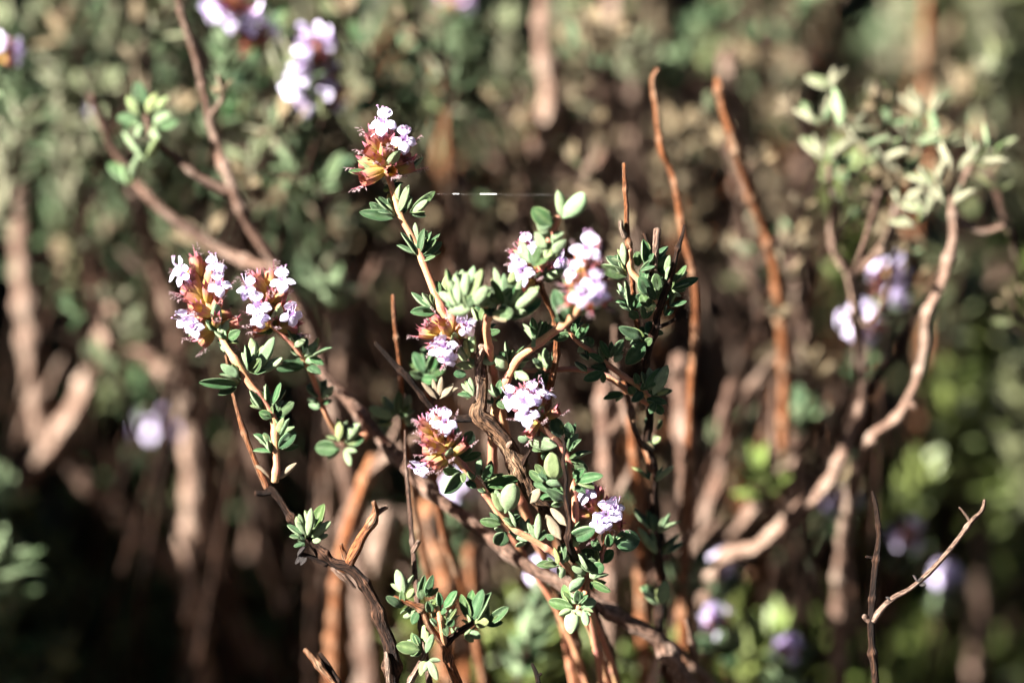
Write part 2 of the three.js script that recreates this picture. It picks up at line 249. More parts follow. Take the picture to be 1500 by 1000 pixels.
// flower head: axis from a to b (points), rings of calyces, open flowers where the photograph has them [px, py, depth, size mm, tilt]
function addHead(root, a, b, width, rings, flowers, o = {}) {
  const axis = b.clone().sub(a), L = axis.length(), t = axis.clone().normalize();
  const core = stemGeo([a.clone().sub(root.position), a.clone().lerp(b, 0.5).sub(root.position), b.clone().sub(root.position)], [0.0006, 0.0007, 0.0004], 'young', 8);
  const head = part('flower_head', core, youngMat, root);
  const s0 = V(0.3, 0.1, 1).addScaledVector(t, -t.dot(V(0.3, 0.1, 1))).normalize();
  for (let k = 0; k < rings; k++) {
    const f = rings > 1 ? k / (rings - 1) : 0.5, n = f > 0.9 ? 4 : 5;
    for (let j = 0; j < n; j++) {
      const out = s0.clone().applyAxisAngle(t, (j + (k % 2) * 0.5) / n * 6.2832 + rr(-0.2, 0.2)), e = mix(-0.12, 1.1, f) + rr(-0.25, 0.3), dir = out.clone().multiplyScalar(Math.cos(e)).addScaledVector(t, Math.sin(e)).normalize();
      const m = part('calyx', pick(calyces), calyxMat, head), l = width * 0.52 * rr(0.75, 1.12);
      m.position.copy(a).addScaledVector(axis, f * 0.85).addScaledVector(out, 0.0006).sub(root.position); m.quaternion.copy(frameZY(dir, t.clone().addScaledVector(rv(), 0.3))); m.scale.setScalar(l);
    }
  }
  const mid = a.clone().lerp(b, 0.35);
  for (const [px, py, d, size0 = 4.4, turn = 0.5] of flowers) {
    const size = size0 * 0.97;
    const p = P(px, py, d), out = p.clone().sub(mid).normalize(), face = out.clone().addScaledVector(TOCAM, turn).addScaledVector(RIGHT, -0.15).addScaledVector(rv(), 0.18).normalize();
    const m = part('flower', pick(corollas), petalMat, head); m.position.copy(p).sub(root.position); m.quaternion.copy(frameZY(face, V(0, 1, 0).addScaledVector(t, 0.6).addScaledVector(rv(), 0.25))); m.scale.setScalar(size * MM);
    const c = part('calyx', pick(calyces), calyxMat, head), from = p.clone().addScaledVector(face, -size * MM * 0.6), dir = p.clone().addScaledVector(face, -size * MM * 0.2).sub(mid.clone().lerp(from, 0.35)).normalize();
    c.position.copy(from).addScaledVector(dir, -0.0022).sub(root.position); c.quaternion.copy(frameZY(dir, t)); c.scale.setScalar(0.0042);
  }
  for (let j = 0; j < (o.bracts ?? 4); j++) { const out = s0.clone().applyAxisAngle(t, j / (o.bracts ?? 4) * 6.2832 + rr(-0.3, 0.3)), dir = out.clone().addScaledVector(t, rr(0.1, 0.6)); addLeaf(root, a.clone().addScaledVector(out, 0.0006), a.clone().addScaledVector(dir.normalize(), width * rr(0.45, 0.6)), width * 0.2, t); }
  return head;
}
// traced stem: [px, py, depth mm, radius mm]...; 'root' carries it on down to the soil
function tracePts(list, toGround) {
  const pts = list.map(([x, y, d]) => P(x, y, d)), rad = list.map(q => q[3] * MM);
  if (toGround) {
    const n = pts.length, p = pts[n - 1], dir = p.clone().sub(pts[n - 2]).normalize(); if (dir.y > -0.25) { dir.y = -0.25; dir.normalize(); }
    const h = p.y, e = V(p.x * 0.82 + dir.x * h * 0.35, -0.004, p.z + clamp(dir.z, -0.5, 0.5) * h * 0.3 - 0.012);
    pts.push(p.clone().addScaledVector(dir, h * 0.35).lerp(p.clone().lerp(e, 0.4), 0.5), p.clone().lerp(e, 0.75).add(V(rr(-0.004, 0.004), 0, rr(-0.004, 0.004))), e); rad.push(rad[n - 1] * 1.05, rad[n - 1] * 1.15, rad[n - 1] * 1.3);
  }
  return [pts, rad];
}
function sprig(o) {
  reseed(o.seed || 1);
  const [mp, mr] = tracePts(o.stems[0].pts, o.stems[0].ground !== false), base = mp[mp.length - 1].clone(); base.y = 0;
  const root = thing(o.name, base, o.label, o.category || 'sprig', o.group);
  o.stems.forEach((s, i) => {
    const [p, r] = i ? tracePts(s.pts, false) : [mp, mr];
    part(s.part || (i ? 'side_twig' : 'stem'), stemGeo(p.map(q => q.clone().sub(base)), r, s.kind, s.radial || 10, s.step || 1), matOf(s.kind), root);
  });
  for (const [x, y, d, ax, ay, size, tuft, spin = 0.6, r = 0.5] of o.nodes || []) addNode(root, P(x, y, d), RIGHT.clone().multiplyScalar(ax).addScaledVector(UPV, -ay).addScaledVector(TOCAM, 0.05), size * MM, tuft, spin, r * MM, o.pale || 0);
  for (const l of o.leaves || []) addLeaves(root, l.list, l.d, l);
  for (const h of o.heads || []) addHead(root, P(...h.a), P(...h.b), h.w * MM, h.rings, h.flowers, h);
  return root;
}

// ------------------------------------------------------------------ ground
{
  reseed(3);
  const g = new THREE.PlaneGeometry(1, 1, 160, 160); g.rotateX(-Math.PI / 2); const p = g.attributes.position, u = g.attributes.uv;
  for (let i = 0; i < p.count; i++) {
    const warp = t => Math.sign(t) * (Math.abs(t) * 2 * 0.9 + Math.pow(Math.abs(t) * 2, 5) * 29.1), x = warp(p.getX(i)), z = warp(p.getZ(i)) - 0.3, far = smooth(1, 4, Math.hypot(x, z));
    p.setXYZ(i, x, 0.006 * nz(x * 30, z * 30, 1) + 0.012 * nz(x * 7, z * 7, 4) + far * 0.06 * nz(x * 0.8, z * 0.8, 2) - 0.004, z); u.setXY(i, x, z);
  }
  g.computeVertexNormals(); const m = new THREE.Mesh(g, soilMat); m.name = 'ground'; m.receiveShadow = true; m.userData.kind = 'structure'; scene.add(m);
}

// ------------------------------------------------------------------ the sprigs in focus
sprig({ name: 'flowering_thyme_sprig', seed: 101, label: 'tallest thyme sprig with lilac flower head, rising from the gnarled central woody stem',
  stems: [
    { kind: 'wood', radial: 28, pts: [[706, 530, 0, 0.62], [707, 550, 0, 0.78], [704, 588, 0, 0.85], [701, 606, 0, 1.15], [717, 622, 0, 1.15], [739, 647, 0, 1.2], [753, 672, 0.5, 1.2], [767, 700, 1, 1.2], [781, 725, 1.5, 1.1], [798, 745, 2, 1.05], [820, 773, 4, 1.0], [834, 798, 7, 1.0], [842, 830, 10, 1.0], [858, 880, 16, 1.0], [878, 930, 22, 1.0], [900, 1000, 28, 1.1]] },
    { kind: 'young', part: 'flower_stalk', pts: [[566, 250, 0, 0.5], [575, 277, 0, 0.48], [588, 318, 0, 0.5], [606, 351, 0, 0.52], [616, 374, 0, 0.52], [630, 411, 0, 0.58], [644, 446, 0, 0.6], [657, 472, 0, 0.6], [670, 497, 0, 0.62], [688, 518, 0, 0.66], [703, 538, 0, 0.7]] },
    { kind: 'twig', pts: [[711, 466, -1, 0.4], [709, 490, -0.5, 0.5], [706, 512, 0, 0.55], [704, 534, 0, 0.6]] },
    { kind: 'pale', pts: [[707, 507, -2, 0.7], [703, 518, -1.5, 0.66], [700, 534, -0.5, 0.6], [700, 560, -0.6, 0.34], [698, 590, -0.3, 0.3]] },
    { kind: 'dark', part: 'dead_twig', pts: [[549, 502, -1, 0.3], [565, 519, -1, 0.36], [584, 540, -1, 0.42], [598, 553, -1, 0.55], [612, 571, -0.5, 0.42], [632, 597, 0, 0.5], [645, 609, 0.5, 0.5], [668, 613, 0.5, 0.45], [690, 612, 0, 0.6], [703, 610, 0, 0.8]] },
    { kind: 'dark', part: 'stub', pts: [[777, 660, -1.5, 0.2], [771, 670, -1, 0.3], [766, 684, 0, 0.45], [768, 694, 0.6, 0.5]] },
    { kind: 'pale', part: 'stub', pts: [[748, 649, -2.2, 0.4], [746, 652, -1, 0.5], [744, 655, 0, 0.5]] },
  ],
  leaves: [
    { d: 0, list: [[552, 258, 510, 252, 15], [592, 255, 620, 231, 16], [573, 276, 590, 268, 11, 0], [570, 275, 562, 280, 9], [579, 264, 583, 250, 10],
      [575, 320, 526, 311, 17, 1], [575, 312, 548, 290, 14], [577, 316, 554, 309, 12], [575, 311, 571, 296, 9], [585, 310, 599, 271, 14, 2], [596, 306, 602, 287, 10], [600, 311, 637, 281, 14, 1], [604, 312, 625, 293, 12, 2], [588, 314, 599, 301, 13],
      [612, 375, 588, 340, 12], [610, 370, 608, 326, 13, 2], [615, 370, 622, 335, 12], [618, 374, 631, 353, 15, 2], [619, 374, 645, 343, 12], [622, 375, 648, 354, 13, 1], [613, 382, 638, 376, 11],
      [638, 458, 601, 457, 17, 1], [633, 453, 603, 427, 13], [635, 450, 619, 428, 12], [639, 450, 630, 430, 10], [643, 432, 639, 411, 10], [648, 434, 654, 403, 12, 2], [651, 440, 661, 425, 10]] },
    { d: -2, bud: true, list: [[693, 516, 691, 486, 15, 2], [681, 530, 671, 506, 15, 2], [686, 526, 679, 500, 12, 2], [700, 470, 690, 450, 10], [705, 470, 712, 445, 9]] },
    { d: -1, list: [[696, 536, 667, 535, 14, 2], [683, 548, 664, 548, 14, 1], [705, 530, 731, 524, 17, 2], [712, 475, 730, 458, 11], [712, 484, 726, 474, 10], [709, 490, 733, 484, 12, 1], [712, 492, 728, 500, 11]] },
    { d: -1.5, list: [[695, 575, 682, 555, 9], [690, 582, 670, 578, 9], [693, 580, 688, 553, 11, 2]] },
    { d: 0.5, dry: tanShapes, list: [[640, 584, 617, 560, 10, 2], [641, 583, 634, 555, 10, 2], [644, 582, 647, 552, 11, 2], [646, 583, 664, 562, 11, 2], [644, 584, 671, 568, 10, 2]] },
    { d: -2, dry: tanShapes, bud: true, list: [[776, 737, 790, 716, 18, 2]] },
  ],
  heads: [
    { a: [566, 250, 0], b: [561, 217, 0], w: 10, rings: 4, bracts: 2, flowers: [[561, 176, -2.5, 5.2, 0.5], [592, 202, -3.5, 4.8, 1.4], [552, 192, -1, 4.4, 0.3]] },
    { a: [668, 500, -1], b: [640, 482, -1], w: 8, rings: 3, bracts: 2, flowers: [[650, 506, -5, 4.6, 1], [682, 474, -3, 4.4, 1], [654, 524, -3.5, 4.2, 0.6], [640, 512, -3, 4, 0.6]] },
  ] });

sprig({ name: 'flowering_thyme_sprig', seed: 102, label: 'thyme sprig with two-tiered pink-white flower head on a dark stem with a forked broken stub',
  stems: [
    { kind: 'dark', radial: 22, pts: [[389, 714, 0, 0.4], [398, 718, 0, 0.6], [408, 730, 0, 0.56], [425, 757, 0, 0.52], [455, 793, 0, 0.6], [485, 823, 0, 0.76], [509, 831, 0, 0.88], [530, 852, 0, 0.76], [548, 882, 0, 0.76], [560, 916, 0, 0.88], [572, 948, 0, 1], [575, 1000, 1, 0.96]] },
    { kind: 'young', part: 'flower_stalk', pts: [[318, 482, 4, 0.4], [328, 503, 2, 0.45], [344, 528, 0, 0.5], [360, 554, 0, 0.55], [376, 576, 0, 0.5], [392, 598, 0, 0.5], [401, 616, 0, 0.55], [403, 656, 0, 0.55], [405, 680, 0, 0.5], [402, 706, 0, 0.55]] },
    { kind: 'twig', part: 'dead_twig', pts: [[330, 520, 2.5, 0.2], [341, 576, 2, 0.28], [349, 608, 1.5, 0.3], [354, 624, 1, 0.4], [373, 675, 0.5, 0.38], [391, 715, 0, 0.5]] },
    { kind: 'dark', part: 'stub', pts: [[374, 722, -0.5, 0.42], [384, 723, 0, 0.4], [398, 720, 0, 0.45]] },
    { kind: 'twig', part: 'broken_branch', radial: 12, pts: [[551, 744, 0, 0.5], [546, 762, 0, 0.62], [530, 787, 0, 0.68], [521, 806, 0, 0.85], [510, 826, 0, 0.8]] },
    { kind: 'twig', part: 'stub', pts: [[547, 735, -1, 0.35], [549, 742, -0.5, 0.4], [551, 752, 0, 0.45]] },
    { kind: 'pale', part: 'stub', pts: [[567, 742, 0.5, 0.35], [560, 746, 0.5, 0.4], [551, 753, 0, 0.45]] },
    { kind: 'twig', part: 'stub', pts: [[499, 797, -0.5, 0.32], [502, 808, 0, 0.36], [509, 824, 0, 0.5]] },
    { kind: 'dark', part: 'side_twig', pts: [[440, 810, -1, 0.25], [452, 815, -0.5, 0.35], [480, 825, 0, 0.6]] },
    { kind: 'pale', part: 'loose_bark', pts: [[485, 832, -1.2, 0.25], [503, 846, -1.3, 0.5], [520, 861, -1, 0.2]] },
    { kind: 'pale', part: 'loose_bark', pts: [[565, 955, -1.2, 0.3], [568, 974, -1.6, 0.5], [570, 1003, -1.3, 0.4]] },
    { kind: 'twig', part: 'stub', pts: [[569, 921, 0.5, 0.3], [567, 922, 0, 0.3], [562, 920, 0, 0.3]] },
  ],
  leaves: [
    { d: 0, list: [[348, 563, 291, 560, 17, 1], [352, 555, 323, 534, 18, 2], [350, 559, 321, 548, 11], [362, 542, 358, 505, 14], [366, 546, 373, 507, 12, 2], [375, 545, 401, 494, 19, 2], [372, 548, 382, 525, 12],
      [387, 601, 365, 571, 13], [390, 592, 389, 562, 12], [396, 600, 401, 574, 12, 2], [400, 592, 412, 561, 11], [398, 612, 379, 603, 15, 1], [405, 610, 430, 589, 17, 1], [404, 612, 418, 608, 10],
      [395, 656, 371, 636, 14], [396, 652, 387, 633, 10], [396, 663, 370, 660, 9], [398, 662, 390, 646, 12], [408, 656, 433, 632, 19, 1], [410, 641, 424, 613, 10], [405, 637, 415, 612, 12, 2], [410, 658, 428, 648, 11]] },
    { d: 3, list: [[330, 497, 314, 484, 12], [334, 497, 352, 484, 15, 1], [331, 500, 318, 500, 12], [333, 500, 350, 503, 12], [328, 515, 326, 497, 12, 2], [322, 490, 340, 466, 12, 2], [318, 484, 300, 470, 14]] },
    { d: 0, dry: tanShapes, list: [[396, 702, 374, 681, 10, 2], [403, 704, 434, 678, 11, 2]] },
    { d: -1, list: [[445, 784, 438, 752, 12, 2], [450, 784, 456, 744, 14, 2], [457, 783, 474, 737, 18], [455, 787, 484, 764, 15, 2], [442, 785, 420, 769, 10], [440, 790, 423, 787, 9], [447, 790, 452, 764, 11], [446, 795, 430, 800, 8], [458, 794, 470, 790, 9, 2]] },
    { d: -1, dry: darkShapes, list: [[450, 800, 435, 815, 9], [445, 812, 432, 826, 7], [449, 816, 440, 828, 6]] },
  ],
  heads: [{ a: [316, 480, 4], b: [287, 396, 8], w: 9, rings: 5, bracts: 3, flowers: [[258, 392, 5, 4.6, 0.4], [266, 402, 4, 4, 0.4], [315, 386, 5, 4.4, 0.4], [320, 414, 1, 4.4, 1], [270, 468, 2, 4.8, 0.7], [281, 478, 1, 4.2, 0.7]] }] });

sprig({ name: 'flowering_thyme_sprig', seed: 103, label: 'thyme sprig with white four-flower head on a long reclining brown branch',
  stems: [
    { kind: 'bare', radial: 12, pts: [[470, 545, 24, 0.8], [520, 598, 24, 0.95], [590, 680, 22, 1.0], [640, 728, 21, 1.0], [700, 772, 20, 1.0], [770, 828, 19, 1.05], [850, 868, 19, 1.1], [910, 905, 20, 1.15], [965, 938, 22, 1.25], [990, 975, 25, 1.3], [1010, 1010, 30, 1.4]] },
    { kind: 'young', part: 'flower_stalk', pts: [[400, 478, 6, 0.4], [420, 495, 7, 0.45], [438, 515, 8, 0.45], [453, 541, 10, 0.45], [467, 578, 13, 0.45], [478, 608, 15, 0.4], [492, 632, 18, 0.42], [512, 652, 21, 0.5], [545, 630, 24, 0.6]] },
  ],
  leaves: [
    { d: 6, list: [[396, 480, 372, 484, 16, 1], [400, 482, 388, 488, 12], [408, 478, 415, 462, 12, 2], [425, 497, 434, 473, 12, 2], [428, 500, 446, 490, 12], [432, 503, 420, 482, 12], [430, 508, 447, 498, 12, 2]] },
    { d: 8, list: [[442, 518, 448, 494, 13], [446, 522, 464, 502, 14, 2], [452, 524, 486, 508, 15], [440, 522, 425, 512, 12], [447, 530, 466, 524, 14, 2], [446, 535, 404, 541, 17, 1], [450, 538, 470, 548, 12], [445, 526, 432, 536, 12]] },
    { d: 13, list: [[466, 582, 450, 562, 14], [468, 582, 462, 552, 13, 2], [470, 582, 478, 556, 12], [472, 584, 488, 566, 13, 2], [466, 586, 450, 584, 11], [470, 590, 486, 588, 11], [468, 598, 452, 592, 10, 2]] },
    { d: 17, list: [[498, 658, 462, 656, 24, 1], [495, 647, 493, 612, 17], [505, 648, 527, 622, 21, 2], [505, 658, 513, 682, 13, 2], [508, 650, 533, 640, 17, 1], [497, 645, 478, 640, 12], [512, 655, 520, 645, 12, 2]] },
  ],
  heads: [{ a: [398, 478, 6], b: [390, 420, 7], w: 9, rings: 4, bracts: 3, flowers: [[362, 420, 4, 4.4, 0.4], [376, 446, 1.5, 5.2, 0.8], [413, 408, 5, 4.8, 0.4], [427, 458, 2.5, 4.6, 1], [378, 464, 2, 4, 0.5]] }] });

sprig({ name: 'flowering_thyme_sprig', seed: 104, label: 'low thyme sprig with violet-capped orange flower head drooping in front of the woody stem',
  stems: [{ kind: 'young', pts: [[660, 664, -3, 0.42], [672, 676, -2.5, 0.5], [700, 708, -2, 0.52], [720, 736, -1.5, 0.5], [736, 759, -1, 0.5], [756, 776, -1, 0.5], [792, 797, -0.5, 0.5], [820, 816, 0, 0.5], [842, 845, 2, 0.5], [862, 890, 8, 0.5], [872, 940, 14, 0.5], [880, 1005, 20, 0.5]] }],
  leaves: [
    { d: -2.5, list: [[676, 693, 650, 723, 22, 1], [668, 690, 649, 690, 15, 1], [674, 674, 691, 632, 25, 1], [671, 670, 668, 622, 16, 1], [708, 704, 719, 680, 15, 1], [713, 713, 759, 701, 20, 1], [701, 697, 703, 669, 11, 2], [695, 704, 684, 690, 12], [698, 715, 682, 706, 11], [712, 722, 700, 716, 9]] },
    { d: -1.5, list: [[740, 752, 753, 709, 32, 2], [733, 752, 731, 722, 15, 2], [731, 758, 729, 742, 11], [733, 768, 703, 762, 15, 1], [738, 779, 727, 798, 26, 1], [743, 768, 762, 754, 13, 1], [756, 774, 745, 748, 11], [770, 785, 763, 757, 12, 2], [787, 790, 789, 752, 12, 2], [772, 792, 745, 778, 11, 2], [790, 792, 800, 776, 11]] },
    { d: -0.5, list: [[816, 829, 786, 826, 12, 0], [820, 828, 822, 848, 15, 2], [826, 820, 826, 798, 11], [828, 812, 822, 796, 10], [824, 826, 830, 806, 10, 2]] },
  ],
  heads: [{ a: [658, 668, -3], b: [634, 626, -3], w: 8, rings: 4, bracts: 2, flowers: [[652, 616, -5, 4.6, 0.8], [627, 620, -1, 4, 0], [612, 686, -4, 4.2, 0.8], [640, 612, -3, 4, 0.4]] }] });

sprig({ name: 'flowering_thyme_sprig', seed: 105, label: 'thyme sprig with open lilac flowers just right of the woody fork, large felted leaves below',
  stems: [
    { kind: 'young', pts: [[786, 618, -2, 0.42], [800, 632, -2, 0.45], [816, 646, -2, 0.5], [828, 662, -1.5, 0.5], [837, 686, -1, 0.5], [841, 715, -0.5, 0.5], [843, 750, 0, 0.55], [842, 785, 1, 0.5], [846, 820, 3, 0.5], [860, 880, 9, 0.5], [884, 940, 18, 0.5], [905, 1010, 26, 0.5]] },
    { kind: 'dark', part: 'dead_twig', pts: [[824, 638, -3.5, 0.2], [827, 656, -3.5, 0.28], [825, 675, -3.5, 0.26], [829, 700, -3.5, 0.3], [828, 728, -3, 0.32], [834, 758, -2.5, 0.38], [833, 790, -2, 0.5], [842, 820, 1, 0.65]] },
  ],
  leaves: [
    { d: -2.2, list: [[822, 641, 811, 611, 22, 1], [829, 642, 843, 622, 15, 1], [833, 652, 847, 635, 12, 2], [834, 661, 851, 643, 13], [833, 673, 867, 660, 15], [840, 680, 860, 690, 20, 1], [816, 653, 774, 646, 23, 2], [778, 648, 759, 641, 12, 2], [800, 658, 780, 658, 14], [835, 640, 832, 618, 16, 1]] },
    { d: -2, list: [[812, 702, 807, 662, 28, 2], [800, 700, 784, 680, 13, 1], [796, 706, 776, 689, 14, 1], [801, 706, 789, 693, 12], [803, 702, 825, 694, 13, 2], [826, 723, 780, 708, 15, 1], [827, 734, 800, 717, 14, 1], [822, 712, 800, 706, 13, 2], [842, 704, 884, 697, 17, 1], [840, 700, 856, 686, 14, 1], [842, 712, 858, 722, 12], [800, 672, 803, 660, 9, 1], [795, 662, 800, 674, 10, 1]] },
    { d: -1.5, dry: tanShapes, bud: true, list: [[822, 790, 800, 754, 18, 2], [830, 770, 806, 744, 14, 2]] },
    { d: -2, list: [[835, 787, 872, 774, 24, 1, -3], [812, 790, 800, 784, 10, 1], [848, 800, 838, 790, 15, 2]] },
  ],
  heads: [{ a: [792, 616, -2], b: [772, 586, -2], w: 7.5, rings: 3, bracts: 2, flowers: [[746, 580, -3, 4.4, 0.6], [770, 604, -6, 4.8, 1.6], [782, 574, -4, 4.4, 0.6], [797, 572, -2, 4.2, 0.3], [766, 586, -6, 4.2, 1]] }] });

sprig({ name: 'flowering_thyme_sprig', seed: 106, label: 'small dark-leaved thyme sprig with pale violet flower and a broad round leaf beneath it',
  stems: [{ kind: 'young', pts: [[880, 768, 2, 0.35], [888, 788, 2, 0.4], [884, 806, 2, 0.4], [876, 832, 2, 0.42], [864, 845, 3, 0.45], [853, 880, 7, 0.5], [868, 930, 16, 0.5], [892, 1005, 26, 0.5]] },
    { kind: 'young', part: 'side_twig', pts: [[842, 900, 0, 0.3], [848, 890, 1, 0.35], [856, 872, 3, 0.4], [862, 846, 3, 0.4]] }],
  leaves: [
    { d: 1, list: [[900, 793, 938, 790, 34, 1], [892, 800, 891, 782, 14, 1], [881, 806, 866, 792, 13, 1], [886, 800, 899, 784, 12, 2], [880, 820, 852, 806, 20, 1], [880, 824, 898, 806, 18, 1], [878, 830, 852, 826, 22, 1], [870, 836, 884, 826, 20, 1], [862, 838, 845, 812, 15], [858, 842, 838, 830, 13, 2], [866, 852, 895, 866, 13, 1], [872, 846, 892, 842, 10], [864, 846, 880, 836, 16, 2], [856, 846, 834, 866, 18, 2]] },
    { d: 0, list: [[839, 889, 803, 880, 18, 1], [838, 894, 836, 928, 25, 2], [837, 890, 830, 904, 15, 2], [850, 890, 873, 880, 22, 2], [854, 893, 860, 916, 14, 2], [846, 886, 846, 864, 13], [842, 884, 836, 868, 12, 2], [850, 884, 862, 872, 11]] },
  ],
  heads: [{ a: [882, 770, 2], b: [872, 730, 3], w: 7, rings: 3, bracts: 2, flowers: [[888, 752, -3, 5.4, 1.5], [858, 718, -1, 4.4, 0.4], [878, 764, -3, 4.2, 1], [902, 742, 0, 4, 0.6]] }] });

sprig({ name: 'thyme_sprig', seed: 107, label: 'leafy thyme sprig with long horizontal side shoots and bare tan and dark tips, no flowers',
  stems: [
    { kind: 'dark', radial: 12, pts: [[1003, 329, -3, 0.16], [1000, 344, -3, 0.3], [993, 365, -2.5, 0.35], [986, 392, -2, 0.4], [980, 414, -1.5, 0.45], [970, 440, -1, 0.5], [963, 462, 0, 0.55], [961, 478, 0, 0.55], [950, 510, 2, 0.55], [945, 550, 6, 0.5], [952, 611, 11, 0.52], [948, 650, 13, 0.55], [960, 690, 15, 0.52], [955, 760, 19, 0.6], [969, 850, 24, 0.7], [966, 930, 28, 0.8], [985, 1005, 32, 0.9]] },
    { kind: 'twig', pts: [[914, 239, 3, 0.28], [916, 275, 3, 0.34], [918, 308, 3, 0.38], [919, 347, 3, 0.42], [923, 364, 3, 0.42], [926, 400, 3, 0.45], [930, 450, 4, 0.45], [938, 500, 4, 0.45], [947, 540, 5, 0.5]] },
    { kind: 'pale', part: 'stub', pts: [[909, 324, 2, 0.35], [911, 336, 2.4, 0.4], [917, 348, 3, 0.4]] },
    { kind: 'young', part: 'stub', pts: [[922, 365, -1, 0.5], [923, 380, -0.5, 0.5], [926, 398, 0, 0.55], [938, 412, 0, 0.5], [955, 430, 0, 0.45], [968, 446, -0.5, 0.45]] },
    { kind: 'pale', part: 'stub', pts: [[963, 335, 0, 0.5], [962, 350, 0, 0.5], [960, 372, 0, 0.45], [960, 420, 0.5, 0.4], [966, 450, 0, 0.4]] },
    { kind: 'dark', part: 'stub', pts: [[943, 342, 1, 0.32], [948, 358, 1, 0.35], [952, 390, 1, 0.35], [962, 440, 0.5, 0.35]] },
    { kind: 'dark', part: 'stub', pts: [[990, 467, -1, 0.22], [978, 474, -0.5, 0.25], [962, 480, 0, 0.35]] },
    { kind: 'young', part: 'side_shoot', pts: [[832, 482, -1, 0.25], [846, 500, -0.5, 0.32], [864, 513, 0, 0.38], [891, 534, 1, 0.42], [915, 552, 2, 0.42], [938, 567, 4, 0.45], [950, 582, 6.5, 0.5]] },
    { kind: 'young', part: 'side_shoot', pts: [[762, 543, 8, 0.35], [800, 542, 8, 0.38], [848, 541, 7, 0.4], [891, 553, 7, 0.42], [925, 576, 7, 0.45], [950, 592, 7.5, 0.45]] },
    { kind: 'twig', part: 'side_twig', pts: [[912, 560, 16, 0.4], [922, 590, 15, 0.45], [930, 630, 14, 0.45], [945, 660, 12, 0.45], [955, 690, 11.5, 0.45]] },
  ],
  leaves: [
    { d: 0, list: [[918, 405, 880, 389, 21, 1], [918, 402, 889, 375, 18], [916, 398, 905, 379, 13], [915, 388, 911, 356, 11], [945, 386, 942, 351, 14], [935, 390, 933, 368, 13, 1], [950, 386, 958, 364, 11], [955, 388, 978, 360, 15], [945, 390, 955, 372, 13, 1], [962, 390, 980, 376, 16, 1],
      [975, 402, 981, 374, 9], [976, 412, 982, 390, 9, 2], [970, 402, 975, 380, 10], [988, 414, 1006, 389, 12], [984, 423, 1023, 407, 14, 1], [988, 421, 1010, 412, 11], [982, 449, 1006, 440, 11], [974, 462, 988, 455, 9],
      [938, 396, 959, 389, 10], [944, 414, 950, 394, 11], [952, 432, 936, 404, 20, 1], [966, 432, 960, 400, 19, 1], [968, 442, 981, 414, 17, 1], [958, 425, 970, 404, 13, 1], [960, 440, 948, 420, 14, 1], [920, 442, 915, 409, 12], [924, 452, 946, 430, 18, 1], [920, 446, 902, 442, 9], [926, 456, 918, 430, 12], [955, 445, 967, 432, 9, 2], [950, 450, 940, 430, 16, 1]] },
    { d: 0, list: [[940, 494, 906, 479, 17, 1], [953, 494, 951, 470, 18, 1], [946, 500, 917, 533, 25, 1], [958, 486, 972, 488, 10, 1], [936, 466, 922, 456, 14, 1], [944, 468, 942, 448, 10, 1], [945, 505, 955, 496, 12, 1]] },
    { d: -0.5, list: [[835, 489, 812, 498, 14, 1], [836, 488, 851, 462, 9, 1], [843, 496, 863, 474, 14, 1], [842, 494, 850, 488, 9, 1], [868, 500, 846, 516, 15, 2], [862, 503, 868, 495, 15, 1], [832, 486, 822, 474, 10], [893, 524, 879, 499, 11, 1], [894, 522, 896, 500, 8, 1], [898, 521, 913, 497, 15, 1], [884, 530, 862, 518, 11, 1], [888, 540, 866, 536, 10, 1], [900, 530, 912, 520, 9, 2], [884, 545, 855, 556, 16, 1], [862, 528, 848, 520, 12], [860, 545, 842, 530, 14]] },
    { d: 3, list: [[914, 577, 884, 584, 11, 1], [948, 583, 978, 590, 12, 1], [950, 575, 986, 572, 12, 1], [946, 568, 971, 540, 20, 1], [957, 578, 978, 535, 22, 2], [930, 578, 922, 566, 14, 1], [938, 570, 958, 556, 14, 1], [942, 574, 926, 588, 14, 1], [936, 564, 930, 546, 12, 1], [960, 590, 952, 606, 12, 1], [958, 592, 972, 606, 12]] },
    { d: 7, list: [[800, 540, 798, 510, 14, 2], [803, 540, 818, 512, 16, 2], [798, 546, 782, 556, 15, 1], [800, 548, 806, 566, 12], [795, 538, 780, 526, 10]] },
    { d: 12, list: [[958, 660, 944, 648, 10, 3], [952, 624, 946, 612, 10, 2], [957, 650, 968, 640, 10, 2], [962, 630, 972, 616, 10]] },
  ],
  nodes: [[957, 705, 12, 0.1, -1, 4, 2], [962, 780, 16, 0.1, -1, 4.6, 3], [966, 812, 18, 0.2, -1, 4.6, 3, 1.6], [968, 885, 20, -0.2, -1, 4.4, 3, 0.2]] });

